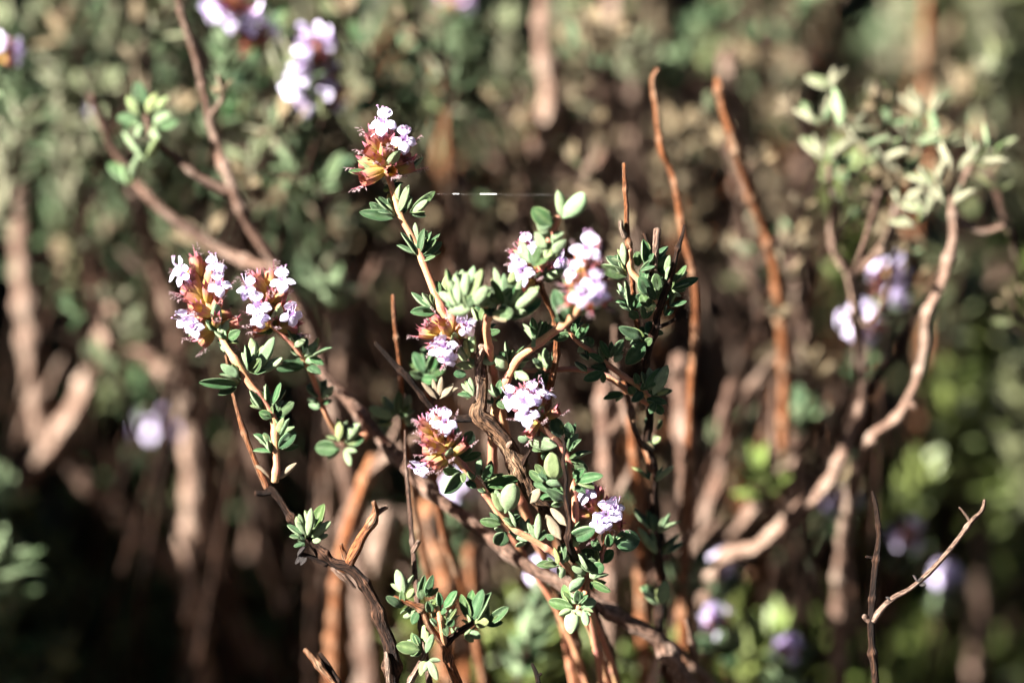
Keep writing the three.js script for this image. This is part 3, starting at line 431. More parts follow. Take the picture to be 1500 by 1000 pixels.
sprig({ name: 'flowering_thyme_sprig', seed: 108, label: 'thick pink-stemmed thyme sprig with blurred pink and yellow flower head bending towards the viewer',
  stems: [{ kind: 'young', radial: 12, pts: [[859, 428, -20, 0.45], [848, 452, -16, 0.5], [826, 475, -9, 0.6], [806, 490, -5, 0.6], [784, 506, -3, 0.62], [760, 524, -1, 0.64], [750, 540, 0, 0.62], [738, 566, 1, 0.6], [728, 590, 2.5, 0.7], [722, 640, 6, 0.7], [726, 720, 13, 0.75], [760, 800, 20, 0.5], [820, 900, 26, 0.5], [860, 1005, 32, 0.5]] }],
  leaves: [
    { d: -3, list: [[785, 502, 766, 474, 12], [786, 500, 780, 464, 13, 1], [790, 500, 800, 470, 13, 1], [784, 498, 792, 468, 9], [794, 496, 822, 490, 14, 1], [800, 500, 812, 480, 14], [778, 508, 790, 498, 11, 2]] },
    { d: 0, list: [[748, 538, 741, 500, 12], [746, 536, 732, 515, 12, 1], [752, 532, 767, 506, 10], [744, 540, 727, 522, 18, 2], [754, 544, 775, 556, 15, 2], [755, 540, 764, 552, 14, 1], [730, 580, 734, 556, 11], [728, 582, 719, 562, 11], [733, 585, 746, 572, 12, 1], [725, 590, 745, 596, 12], [722, 592, 712, 586, 10]] },
    { d: -15, list: [[832, 462, 812, 424, 26, 1], [838, 462, 836, 430, 18, 2], [845, 460, 866, 446, 16, 2], [852, 440, 884, 446, 22, 2], [858, 430, 884, 418, 14, 2], [828, 472, 815, 452, 14, 1]] },
  ],
  heads: [{ a: [858, 432, -20], b: [860, 388, -22], w: 8, rings: 4, bracts: 3, flowers: [[861, 362, -23, 5.6, 0.9], [872, 412, -25, 4.6, 1.2], [852, 432, -25, 4.4, 0.9], [876, 430, -24, 4.4, 0.9], [838, 396, -22, 3.6, 0.4]] }] });

sprig({ name: 'flowering_thyme_sprig', seed: 109, label: 'thyme sprig with brown flower head and a pale leafy pink shoot growing above it',
  stems: [
    { kind: 'twig', pts: [[783, 400, -6, 0.45], [790, 416, -5, 0.48], [800, 438, -4, 0.42], [812, 464, -1, 0.42], [815, 520, 4, 0.5], [800, 600, 10, 0.6], [795, 700, 18, 0.7], [830, 850, 28, 0.8], [850, 1005, 36, 0.9]] },
    { kind: 'young', part: 'leafy_shoot', pts: [[818, 318, -13, 0.6], [811, 338, -12, 0.62], [802, 365, -10, 0.6], [792, 392, -8, 0.55], [788, 412, -5, 0.5]] },
  ],
  leaves: [
    { d: -13, list: [[824, 320, 858, 283, 32, 2], [808, 330, 780, 304, 26, 1], [812, 326, 790, 330, 18, 2], [806, 345, 786, 325, 14, 2], [800, 362, 784, 340, 14, 2], [808, 372, 830, 352, 18, 2], [800, 380, 822, 366, 16, 2], [806, 350, 826, 340, 14, 2], [778, 385, 762, 352, 14, 2], [782, 390, 790, 360, 12, 1]] },
    { d: -7, list: [[786, 402, 800, 392, 13], [792, 408, 830, 395, 16, 2], [790, 404, 776, 388, 12], [796, 410, 816, 404, 12, 1]] },
  ],
  heads: [{ a: [786, 408, -6], b: [766, 374, -6], w: 7, rings: 4, bracts: 1, flowers: [[773, 356, -7, 4.2, 0.7], [762, 396, -9, 5, 0.9], [822, 380, -6, 4.2, 0.8], [784, 362, -6, 3.6, 0.5], [756, 386, -8, 4, 0.6]] }] });

sprig({ name: 'thyme_sprig', seed: 110, label: 'pale felted thyme shoot whose leaf tufts crowd together left of the brown flower head',
  stems: [{ kind: 'young', pts: [[735, 430, -11, 0.5], [722, 452, -10, 0.55], [713, 475, -6, 0.55], [718, 520, -1, 0.55], [735, 600, 8, 0.6], [760, 720, 18, 0.7], [810, 860, 28, 0.5], [840, 1005, 34, 0.5]] },
    { kind: 'young', part: 'side_shoot', pts: [[672, 418, -14, 0.45], [692, 436, -13, 0.5], [712, 450, -11, 0.5], [722, 458, -9.5, 0.5]] }],
  leaves: [
    { d: -14, list: [[668, 446, 652, 394, 15], [672, 446, 666, 402, 16, 2], [676, 446, 684, 398, 18, 2], [680, 444, 694, 390, 20, 2], [686, 444, 706, 394, 17, 2], [664, 452, 655, 428, 13], [684, 450, 700, 428, 16, 1], [690, 452, 656, 456, 22, 2], [696, 446, 712, 420, 18, 2], [700, 450, 718, 424, 15]] },
    { d: -11, list: [[740, 448, 724, 392, 14, 2], [742, 446, 738, 400, 14, 2], [745, 446, 752, 396, 16, 2], [738, 444, 722, 410, 12, 1], [748, 448, 764, 410, 15, 2], [734, 446, 714, 420, 15, 2], [744, 466, 792, 438, 26, 1], [750, 456, 788, 426, 18, 2], [758, 450, 790, 420, 15, 2], [728, 450, 706, 436, 15, 2], [735, 456, 748, 462, 22, 1, -6], [726, 462, 740, 470, 18, 3, -5], [720, 464, 706, 448, 12]] },
  ] });

sprig({ name: 'thyme_sprig', seed: 111, label: 'short thyme sprig with curling pink stem beside the dark broken stem',
  stems: [
    { kind: 'twig', radial: 12, pts: [[577, 874, -3, 0.3], [590, 880, -3, 0.45], [606, 886, -3, 0.5], [620, 894, -2.5, 0.52], [626, 912, -2, 0.5], [638, 930, -1, 0.55], [650, 944, 0, 0.6], [659, 972, 1, 0.65], [672, 1005, 3, 0.75]] },
    { kind: 'dark', part: 'side_shoot', pts: [[692, 912, 1, 0.4], [676, 924, 0, 0.5], [662, 934, 0, 0.5], [651, 944, 0, 0.5]] },
    { kind: 'young', part: 'side_shoot', pts: [[640, 888, -3, 0.3], [645, 905, -3, 0.4], [648, 925, -2, 0.45], [652, 944, 0, 0.45]] },
    { kind: 'pale', part: 'side_shoot', pts: [[618, 940, -1.5, 0.3], [621, 958, -1.5, 0.4], [612, 978, -1, 0.4], [598, 1003, 0, 0.45]] },
  ],
  leaves: [
    { d: -3, list: [[592, 868, 581, 834, 19, 2], [590, 889, 566, 874, 13, 1], [600, 890, 586, 898, 11], [608, 894, 590, 904, 13, 2], [612, 896, 604, 914, 12], [596, 876, 606, 862, 11, 2], [632, 898, 626, 880, 13, 1], [645, 890, 641, 867, 11], [650, 891, 671, 867, 20], [634, 905, 633, 894, 11], [647, 900, 650, 890, 12], [656, 912, 668, 891, 12], [655, 932, 648, 904, 13, 1], [640, 918, 630, 905, 9], [655, 918, 664, 906, 12, 1]] },
    { d: 2, list: [[615, 872, 622, 842, 12, 1], [623, 874, 634, 842, 13, 1], [618, 878, 614, 862, 12, 1]] },
    { d: -2, list: [[622, 956, 622, 909, 15, 2], [614, 952, 580, 945, 21, 1], [615, 946, 605, 929, 11, 1], [624, 956, 634, 928, 12, 2], [616, 958, 600, 960, 10], [622, 965, 616, 990, 12, 2], [628, 968, 640, 996, 14, 2]] },
    { d: 4, list: [[690, 910, 706, 863, 18], [697, 912, 720, 868, 17], [712, 916, 745, 889, 16, 1, 0], [694, 914, 716, 910, 18, 2], [690, 918, 684, 900, 12], [688, 926, 704, 934, 14, 2], [680, 930, 694, 940, 11, 2], [668, 934, 672, 918, 11, 2]] },
  ] });

sprig({ name: 'thyme_sprig', seed: 112, label: 'cluster of blue-green thyme leaves half hidden behind the dead dark twig',
  stems: [{ kind: 'twig', pts: [[622, 540, 16, 0.4], [626, 580, 18, 0.45], [632, 660, 24, 0.55], [650, 780, 34, 0.7], [690, 900, 44, 0.8], [710, 1010, 50, 0.9]] }],
  leaves: [
    { d: 14, list: [[622, 545, 606, 516, 18, 1], [624, 545, 622, 508, 17, 1], [628, 545, 638, 516, 16, 1], [630, 550, 652, 538, 15, 1], [620, 552, 600, 546, 14, 1], [618, 556, 640, 556, 16, 1], [626, 540, 632, 526, 10, 2]] },
    { d: 18, list: [[580, 610, 560, 580, 16, 2], [584, 610, 584, 572, 16, 1], [590, 608, 600, 578, 15, 2], [576, 612, 540, 596, 18, 2], [586, 614, 606, 600, 14], [574, 618, 552, 620, 13], [592, 616, 612, 618, 14, 2]] },
  ] });

// ------------------------------------------------------------------ bare twigs in and near focus
const twig = (name, label, seed_, stems, o = {}) => sprig({ name, label, seed: seed_, category: o.category || 'twig', group: o.group, stems, leaves: o.leaves, nodes: o.nodes, heads: o.heads, pale: o.pale });
twig('dry_twig', 'sharp forked bare twig with a pale bent side branch, standing apart on dark ground', 201, [
  { kind: 'dark', radial: 12, pts: [[1278, 720, 0, 0.22], [1282, 735, 0, 0.34], [1286, 760, 0, 0.4], [1288, 786, 0, 0.42], [1285, 818, 0, 0.5], [1280, 856, 0, 0.45], [1277, 901, 0, 0.55], [1278, 952, 0, 0.55], [1283, 1003, 0.5, 0.6]] },
  { kind: 'pale', part: 'side_branch', radial: 12, pts: [[1443, 732, 0, 0.25], [1440, 747, 0, 0.36], [1424, 763, 0, 0.36], [1398, 798, 0, 0.36], [1373, 827, 0, 0.38], [1338, 859, 0, 0.36], [1306, 878, 0, 0.42], [1288, 897, 0, 0.45], [1278, 910, 0, 0.5]] },
  { kind: 'pale', part: 'side_twig', pts: [[1406, 743, -0.5, 0.16], [1414, 752, -0.2, 0.18], [1422, 764, 0, 0.24]] },
  { kind: 'dark', part: 'stub', pts: [[1269, 815, -0.3, 0.2], [1277, 817, 0, 0.22], [1285, 819, 0, 0.3]] },
  { kind: 'pale', part: 'stub', pts: [[1266, 902, -0.5, 0.35], [1270, 906, 0, 0.4], [1277, 912, 0, 0.4]] },
], { leaves: [{ d: -0.5, dry: darkShapes, list: [[1346, 855, 1338, 842, 7], [1346, 856, 1357, 857, 7], [1345, 854, 1352, 846, 6], [1305, 880, 1298, 874, 6]] }] });
twig('dry_twig', 'tall leafless red-brown twig with joints, behind the leafy sprig with horizontal side shoots', 202, [
  { kind: 'twig', radial: 10, pts: [[964, 101, 30, 0.41], [957, 114, 30, 0.451], [961, 153, 30, 0.492], [966, 199, 30, 0.492], [970, 224, 30, 0.558], [982, 248, 31, 0.492], [992, 288, 31, 0.533], [1002, 347, 32, 0.558], [1015, 397, 33, 0.574], [1020, 470, 36, 0.615], [1012, 570, 42, 0.656], [1008, 680, 48, 0.738], [1004, 800, 56, 0.82], [1000, 920, 62, 0.902], [1002, 1010, 68, 0.984]] }]);
twig('dry_twig', 'blurred rust-red twig thickening downward, between the jointed twig and the woody bush', 203, [
  { kind: 'twig', pts: [[1050, 114, 45, 0.504], [1055, 140, 45, 0.72], [1063, 172, 46, 0.756], [1075, 206, 47, 0.792], [1086, 245, 50, 0.792], [1105, 300, 55, 0.792], [1130, 370, 60, 0.864], [1145, 470, 68, 0.936], [1150, 600, 80, 1.01], [1130, 760, 95, 1.08], [1100, 900, 105, 1.22], [1080, 1010, 112, 1.3]] }]);
twig('dry_twig', 'blurred twig leaning left with a dry seed cup beside it, above a small leaf rosette', 204, [
  { kind: 'bare', pts: [[255, -20, 40, 0.45], [268, 30, 40, 0.5], [285, 80, 40, 0.55], [295, 120, 40, 0.6], [305, 165, 41, 0.7], [315, 205, 42, 0.85], [330, 250, 42, 0.9], [342, 280, 42, 1.0], [365, 330, 44, 0.85], [400, 385, 46, 0.9], [440, 450, 52, 1], [480, 560, 62, 1.1], [510, 700, 74, 1.3], [530, 850, 86, 1.5], [545, 1010, 98, 1.7]] },
  { kind: 'bare', part: 'side_twig', pts: [[212, 168, 38, 0.4], [222, 198, 38, 0.5], [250, 225, 40, 0.55], [285, 255, 41, 0.6], [335, 283, 42, 0.8]] },
  { kind: 'bare', part: 'side_twig', pts: [[132, 138, 50, 0.6], [150, 180, 52, 0.7], [170, 225, 54, 0.7], [230, 300, 54, 0.8], [330, 370, 52, 0.9], [405, 398, 47, 0.9]] },
  { kind: 'pale', part: 'side_twig', pts: [[330, 128, 38, 0.4], [322, 150, 39, 0.35], [310, 165, 40, 0.4], [306, 172, 41, 0.5]] },
], { leaves: [{ d: 38, list: [[210, 168, 200, 118, 22, 1], [206, 170, 186, 140, 18, 2], [202, 176, 170, 172, 18, 1], [216, 166, 228, 136, 18, 2], [222, 170, 246, 142, 18, 2], [230, 186, 262, 178, 18, 1], [214, 186, 234, 204, 14, 2], [222, 178, 250, 168, 16, 2], [206, 182, 200, 202, 12, 2]] },
  { d: 38, dry: tanShapes, list: [[326, 138, 318, 108, 12], [328, 138, 340, 116, 12], [324, 138, 310, 128, 11]] }], nodes: [[215, 235, 40, -0.2, -1, 6, 2], [190, 270, 44, -0.2, -1, 5.5, 2]] });
twig('dry_twig', 'thin pinkish upright twig crossing in front of the pale thick stem near the bottom', 205, [
  { kind: 'bare', pts: [[593, 630, 7, 0.14], [594, 680, 7, 0.3], [598, 720, 7, 0.34], [603, 780, 7, 0.36], [607, 830, 6, 0.4], [610, 870, 5, 0.42], [618, 930, 5, 0.45], [630, 1005, 6, 0.5]] }, { kind: 'pale', part: 'stub', pts: [[613, 793, 5.5, 0.35], [610, 799, 6, 0.4], [605, 808, 6, 0.4]] }]);
twig('dry_twig', 'broken double-tipped twig rising from the bottom edge left of the dark broken stem', 206, [
  { kind: 'twig', pts: [[446, 951, -1, 0.4], [458, 964, -1, 0.5], [474, 984, -1, 0.55], [492, 1010, -1, 0.6]] }, { kind: 'dark', part: 'stub', pts: [[468, 957, 0, 0.35], [478, 972, 0, 0.45], [496, 1004, -0.5, 0.5]] }]);
twig('dry_twig', 'tiny dark knotted twig tip just above the bottom edge below the bright grass', 207, [
  { kind: 'dark', pts: [[779, 972, 3, 0.2], [785, 985, 3, 0.35], [790, 1010, 3, 0.4]] }, { kind: 'dark', part: 'stub', pts: [[793, 986, 3, 0.2], [790, 989, 3, 0.25], [786, 991, 3, 0.3]] }]);
twig('dry_twig', 'soft thin twig with bud at its tip, left of the central dead twig', 208, [
  { kind: 'twig', pts: [[575, 432, 12, 0.3], [578, 470, 12, 0.36], [585, 530, 14, 0.4], [590, 620, 20, 0.5], [610, 760, 32, 0.6], [640, 900, 42, 0.7], [660, 1010, 50, 0.8]] }]);

// the woody bush on the right
twig('woody_thyme_stem', 'bent woody stem forking into several branches topped with pale leaf tufts', 210, [
  { kind: 'pale', radial: 12, pts: [[1214, 240, 50, 0.468], [1220, 300, 51, 0.507], [1222, 370, 52, 0.624], [1246, 400, 53, 0.78], [1256, 470, 53, 0.936], [1260, 540, 53, 0.897], [1260, 595, 54, 0.936], [1247, 640, 55, 1.05], [1230, 680, 56, 1.09], [1215, 708, 58, 1.17], [1165, 750, 61, 1.25], [1110, 800, 65, 1.25], [1060, 818, 70, 1.25], [1040, 860, 80, 1.33], [1035, 930, 93, 1.48], [1032, 1010, 108, 1.56]] },
  { kind: 'bare', part: 'branch', pts: [[1296, 230, 52, 0.351], [1285, 290, 52, 0.429], [1268, 350, 34.5, 0.468], [1252, 402, 53, 0.546]] },
  { kind: 'pale', part: 'branch', pts: [[1312, 300, 51, 0.468], [1306, 340, 51, 0.624], [1285, 372, 52, 0.624], [1256, 398, 53, 0.624]] },
  { kind: 'pale', part: 'branch', pts: [[1302, 418, 48, 0.273], [1290, 450, 50, 0.39], [1272, 474, 52, 0.468], [1256, 478, 53, 0.468]] },
  { kind: 'pale', part: 'stub', pts: [[1236, 452, 51, 0.312], [1244, 462, 52, 0.39], [1254, 476, 53, 0.39]] },
  { kind: 'dark', part: 'branch', pts: [[1400, 350, 60, 0.39], [1345, 462, 60, 0.546], [1315, 520, 58, 0.624], [1290, 548, 56, 0.702], [1262, 580, 55, 0.702]] },
  { kind: 'pale', part: 'branch', pts: [[1375, 150, 56, 0.312], [1345, 240, 56, 0.39], [1318, 310, 54, 0.468], [1290, 372, 34.5, 0.546]] },
], { category: 'bush', pale: 0.75, nodes: [[1212, 235, 48, 0, -1, 5.5, 4], [1205, 180, 50, -0.2, -1, 5.5, 4], [1236, 190, 48, 0.5, -1, 6, 4, 1.4], [1262, 215, 49, 0.6, -1, 5.5, 4], [1216, 130, 52, -0.2, -1, 4.5, 2], [1290, 235, 51, 0.3, -1, 5.5, 4], [1316, 255, 52, 0.3, -1, 5, 4, 1.5], [1340, 210, 54, 0.4, -1, 5.5, 4], [1355, 170, 56, 0.2, -1, 5.5, 4], [1376, 210, 56, 0.5, -1, 5, 4, 1.2], [1322, 300, 52, 0.2, -1, 5, 3]] });
twig('woody_thyme_stem', 'knobbly curved pale stem with leaf tuft, arching beside the forked woody stem', 211, [
  { kind: 'pale', radial: 12, pts: [[1395, 290, 42, 0.6], [1396, 350, 42, 0.75], [1380, 415, 42, 0.8], [1360, 460, 42, 0.85], [1355, 510, 42, 0.8], [1336, 575, 42, 0.8], [1310, 615, 43, 0.9], [1282, 636, 46, 0.85], [1258, 680, 56, 0.9], [1240, 760, 70, 1.0], [1230, 880, 88, 1.2], [1225, 1010, 106, 1.4]] },
  { kind: 'pale', part: 'stub', pts: [[1340, 596, 40, 0.4], [1332, 590, 41, 0.5], [1326, 590, 42, 0.5]] },
  { kind: 'pale', part: 'branch', pts: [[1470, 330, 44, 0.6], [1440, 340, 44, 0.45], [1412, 330, 43, 0.45], [1396, 320, 42, 0.5]] },
  { kind: 'pale', part: 'branch', pts: [[1426, 235, 40, 0.5], [1414, 260, 41, 0.5], [1398, 300, 42, 0.5]] },
], { category: 'bush', pale: 0.75, nodes: [[1392, 300, 41, 0, -1, 5, 4], [1372, 270, 43, -0.4, -1, 5, 4], [1400, 250, 41, 0.2, -1, 5, 4, 1.4], [1430, 235, 42, 0.6, -1, 4.5, 3], [1452, 222, 44, 0.6, -1, 4.5, 3, 1.3], [1360, 310, 44, -0.5, -1, 4.5, 4], [1345, 330, 45, -0.6, -1, 4.5, 3, 1.2]] });

// ------------------------------------------------------------------ silk thread
{
  const a = P(630, 284, -1), b = P(857, 286, -13), root = thing('spider_silk', a, 'taut silk thread glinting in the gap right of the tallest sprig', 'spider silk');
  const at = (x, d) => P(x, 284 + (x - 690) * 0.004, d).sub(a);
  part('strand', new THREE.TubeGeometry(new THREE.LineCurve3(V(0, 0, 0), b.clone().sub(a)), 8, 0.0000014, 4), silkMat, root);
  for (const [x0, x1, r] of [[664, 672, 0.00006], [704, 727, 0.00007]]) { const d = x => -1 - (x - 630) / 227 * 12, g = new THREE.CapsuleGeometry(r, pxm(x1 - x0), 3, 6); g.rotateZ(Math.PI / 2); const m = part('silk_bead', g, silkMat, root); m.position.copy(at((x0 + x1) / 2, d((x0 + x1) / 2))); }
}

// ------------------------------------------------------------------ traced out-of-focus stems
const BG = 'leafless stems of the thicket out of focus';
const bgLabels = { bare: 'blurred leafless brown stem in the thicket behind the flowering sprigs', pale: 'blurred pale pinkish leafless stem in the thicket behind the sprigs', twig: 'blurred rusty-orange leafless stem in the thicket behind the sprigs', dark: 'blurred dark leafless stem in the thicket behind the sprigs' };
const bgStems = [
  ['pale', [[22, 240, 122, 1.7], [32, 360, 122, 1.8], [42, 480, 122, 1.9], [52, 580, 124, 1.9], [70, 650, 126, 1.9], [110, 690, 130, 1.9], [200, 780, 138, 2], [290, 870, 148, 2], [400, 990, 162, 2.1]]],
  ['pale', [[168, 440, 120, 1.4], [140, 540, 122, 1.7], [85, 640, 125, 1.9], [20, 705, 130, 2], [-60, 760, 140, 2.1]]],
  ['pale', [[185, 520, 114, 1.3], [215, 526, 114, 1.4], [250, 556, 114, 1.7], [274, 620, 114, 1.8], [283, 700, 116, 1.9], [279, 790, 120, 1.9], [282, 900, 130, 2]]],
  ['pale', [[512, 390, 100, 0.9], [506, 450, 102, 1.3], [498, 520, 106, 1.4], [492, 640, 116, 1.5], [480, 800, 130, 1.7]]],
  ['twig', [[548, 668, 55, 1.0], [532, 710, 56, 1.1], [512, 770, 58, 1.15], [500, 820, 62, 1.2], [492, 920, 76, 1.3], [490, 1010, 88, 1.5]]],
  ['pale', [[566, 745, 105, 1.8], [552, 800, 105, 2.1], [540, 870, 106, 2.2], [542, 950, 110, 2.3], [546, 1010, 116, 2.4]]],
  ['twig', [[622, 690, 80, 1.2], [628, 750, 80, 1.5], [646, 820, 82, 1.6], [655, 900, 86, 1.6], [652, 1010, 96, 1.8]]],
  ['twig', [[688, 800, 75, 1.0], [690, 880, 78, 1.2], [684, 960, 82, 1.3], [680, 1010, 88, 1.5]]],
  ['bare', [[886, 560, 60, 1.2], [888, 640, 62, 1.4], [892, 720, 66, 1.5], [895, 840, 76, 1.6], [890, 1000, 92, 1.8]]],
  ['bare', [[996, 520, 75, 1.2], [1000, 600, 76, 1.4], [1010, 700, 80, 1.5], [1012, 780, 86, 1.6], [1005, 900, 96, 1.7], [1004, 1010, 110, 1.8]]],
  ['bare', [[1074, 560, 85, 1.0], [1062, 620, 85, 1.2], [1060, 680, 86, 1.3], [1040, 740, 88, 1.4], [1015, 800, 92, 1.5], [1010, 900, 100, 1.6]]],
  ['pale', [[1180, 640, 80, 0.9], [1150, 690, 82, 1.2], [1090, 760, 86, 1.4], [1040, 810, 92, 1.5], [1016, 880, 100, 1.6]]],
  ['pale', [[800, -30, 110, 1.3], [796, 60, 112, 1.4], [806, 130, 114, 1.7], [802, 190, 116, 1.7], [784, 225, 120, 1.6], [770, 300, 130, 1.6], [775, 450, 148, 1.8], [780, 640, 172, 2.0]]],
  ['bare', [[885, 222, 100, 1.0], [862, 262, 102, 1.3], [842, 300, 104, 1.3], [834, 380, 112, 1.4], [830, 520, 126, 1.6], [835, 700, 148, 1.8]]],
  ['pale', [[928, 120, 150, 2.0], [925, 200, 152, 2.3], [932, 300, 158, 2.3], [940, 440, 170, 2.4], [946, 600, 188, 2.6]]],
  ['pale', [[905, -20, 160, 1.8], [890, 80, 162, 2.0], [880, 170, 166, 2.2], [876, 300, 176, 2.4], [880, 460, 190, 2.5]]],
  ['dark', [[740, 140, 140, 1.2], [775, 230, 138, 1.4], [820, 300, 136, 1.6], [850, 340, 136, 1.7], [870, 450, 144, 1.8], [880, 620, 160, 2.0]]],
  ['bare', [[900, 130, 120, 0.8], [880, 165, 120, 1.0], [852, 205, 122, 1.1], [846, 280, 128, 1.3], [850, 420, 142, 1.6]]],
  ['bare', [[1160, 360, 90, 1.0], [1168, 420, 92, 1.2], [1180, 500, 96, 1.3], [1172, 580, 102, 1.4], [1150, 700, 116, 1.6], [1120, 860, 134, 1.8]]],
  ['pale', [[1066, 70, 120, 1.2], [1070, 130, 122, 1.4], [1090, 260, 130, 1.6], [1095, 420, 144, 1.7], [1080, 600, 164, 1.9]]],
  ['pale', [[672, 300, 110, 0.9], [670, 350, 112, 1.0], [682, 430, 116, 1.2], [690, 560, 128, 1.4], [700, 720, 146, 1.6]]],
  ['pale', [[752, 320, 105, 1.0], [738, 380, 108, 1.4], [728, 470, 114, 1.6], [730, 620, 130, 1.7], [740, 800, 150, 1.9]]],
  ['bare', [[300, 130, 110, 1.6], [330, 200, 112, 1.8], [355, 290, 118, 1.9], [375, 400, 130, 2.0], [385, 560, 148, 2.1], [380, 760, 172, 2.3]]],
  ['bare', [[190, 215, 90, 1.2], [196, 270, 92, 1.3], [215, 340, 98, 1.4], [250, 440, 110, 1.6], [275, 560, 126, 1.8]]],
  ['dark', [[60, 130, 160, 1.5], [110, 300, 166, 1.8], [150, 420, 172, 2.0], [170, 600, 190, 2.2]]],
  ['pale', [[1470, 380, 200, 1.6], [1460, 520, 206, 1.8], [1445, 660, 216, 2.0], [1440, 820, 236, 2.2]]],
  ['bare', [[1190, 80, 150, 1.6], [1180, 200, 154, 1.8], [1172, 330, 160, 2.0], [1178, 500, 176, 2.2]]],
  ['twig', [[925, 610, 40, 0.8], [932, 680, 44, 0.9], [938, 780, 52, 1.0], [942, 900, 64, 1.1], [945, 1010, 76, 1.2]]],
  ['twig', [[768, 830, 90, 1.0], [775, 900, 94, 1.2], [772, 1010, 104, 1.3]]],
  ['pale', [[985, 940, 32, 0.5], [1005, 962, 34, 0.6], [1030, 988, 38, 0.65], [1050, 1012, 44, 0.7]]],
];
const stemLabels = { 0: 'thick blurred pale stem with a long diagonal limb crossing the dark hollow', 1: 'thick blurred pale stem slanting to meet the diagonal limb in the hollow', 2: 'thick blurred pale stem arching over then dropping into the dark hollow', 3: 'short blurred pale stem behind the white four-flower sprig', 4: 'blurred rust-brown stem leaning behind the forked broken stub', 5: 'thick blurred pinkish stem directly behind the dark broken stem', 6: 'blurred orange stem behind the thin pinkish upright twig', 12: 'blurred pale stem with a hooked lower bend, above the silk thread', 13: 'blurred lit stub slanting up behind the tan bare tip', 14: 'broad soft pale stem between the tan tip and the jointed twig', 16: 'blurred dark stem slanting behind the hooked pale stem', 20: 'slender soft stem just right of the tallest sprig, below the silk', 21: 'soft pale stem leaning left of the brown flower head', 22: 'broad soft stem passing behind the leaf rosette twig', 25: 'tall soft pale stem on the grassy side beyond the curved stem', 29: 'thin whitish twig slanting down out of the reclining branch base' };
bgStems.forEach(([kind, pts], i) => {
  reseed(500 + i); const [p, r] = tracePts(pts, true), base = p[p.length - 1].clone(); base.y = 0;
  const root = thing('bare_stem', base, stemLabels[i] || bgLabels[kind], 'stem', BG + ', ' + kind);
  part('stem', stemGeo(p.map(q => q.clone().sub(base)), r, kind === 'twig' ? 'twig' : kind, 8, 2.2), barkMat, root);
  const n = Math.floor(rr(1, 4));
  for (let k = 0; k < n; k++) { const c = new THREE.CatmullRomCurve3(p, false, 'centripetal'), t = rr(0.08, 0.5), s = c.getPoint(t), up = c.getTangent(t).negate(), d = up.add(V(rr(-1, 1), rr(0, 0.3), rr(-0.8, 0.8))).normalize(), L = rr(0.006, 0.02), e = s.clone().addScaledVector(d, L), m = s.clone().lerp(e, 0.5).add(V(rr(-1, 1), 0, rr(-1, 1)).multiplyScalar(0.0015)); part('stub', stemGeo([e, m, s].map(q => q.clone().sub(base)), [0.0004, 0.0006, 0.0008], 'pale', 6, 2), barkMat, root); }
});

// ------------------------------------------------------------------ out-of-focus flowering and leafy sprigs
function bakedLeaves(list) {           // many small leaves of one sprig or bush, joined
  let nv = 0, ni = 0; for (const l of list) { nv += l.g.attributes.position.count; ni += l.g.index.count; }
  const pos = new Float32Array(nv * 3), nor = new Float32Array(nv * 3), col = new Float32Array(nv * 3), uv = new Float32Array(nv * 2), idx = new Uint32Array(ni); let v = 0, k = 0; const a = V(), nm = new THREE.Matrix3();
  for (const l of list) {
    const g = l.g, P0 = g.attributes.position, N0 = g.attributes.normal, C0 = g.attributes.color, U0 = g.attributes.uv; nm.getNormalMatrix(l.m);
    for (let i = 0; i < g.index.count; i++) idx[k++] = g.index.array[i] + v;
    for (let i = 0; i < P0.count; i++, v++) { a.fromBufferAttribute(P0, i).applyMatrix4(l.m).toArray(pos, v * 3); a.fromBufferAttribute(N0, i).applyMatrix3(nm).normalize().toArray(nor, v * 3); for (let c = 0; c < 3; c++) col[v * 3 + c] = C0.array[i * 3 + c] * l.tint[c]; uv[v * 2] = U0.array[i * 2]; uv[v * 2 + 1] = U0.array[i * 2 + 1]; }
  }
  const g = new THREE.BufferGeometry(); g.setAttribute('position', new THREE.BufferAttribute(pos, 3)); g.setAttribute('normal', new THREE.BufferAttribute(nor, 3)); g.setAttribute('color', new THREE.BufferAttribute(col, 3)); g.setAttribute('uv', new THREE.BufferAttribute(uv, 2)); g.setIndex(new THREE.BufferAttribute(idx, 1)); return g;
}
function leafTuft(list, p, t, size, n, tint) {
  const s0 = V(0.3, 0.1, 1).addScaledVector(t, -t.dot(V(0.3, 0.1, 1))).normalize();
  for (let k = 0; k < n; k++) {
    const out = s0.clone().applyAxisAngle(t, rr(0, 6.283)), e = rr(0.2, 1.3), d = out.clone().multiplyScalar(Math.cos(e)).addScaledVector(t, Math.sin(e)).add(V(0, 0.15, 0)).normalize(), L = size * rr(0.6, 1.15), w = L * rr(0.32, 0.45), v = rr(0.8, 1);
    list.push({ g: pick(FAR[tint]), m: new THREE.Matrix4().compose(p.clone().addScaledVector(out, 0.0005), frameYZ(d, t.clone().addScaledVector(out, -0.4).addScaledVector(rv(), 0.4)), V(w, L, w)), tint: [v, v, v] });
  }
}
reseed(77);
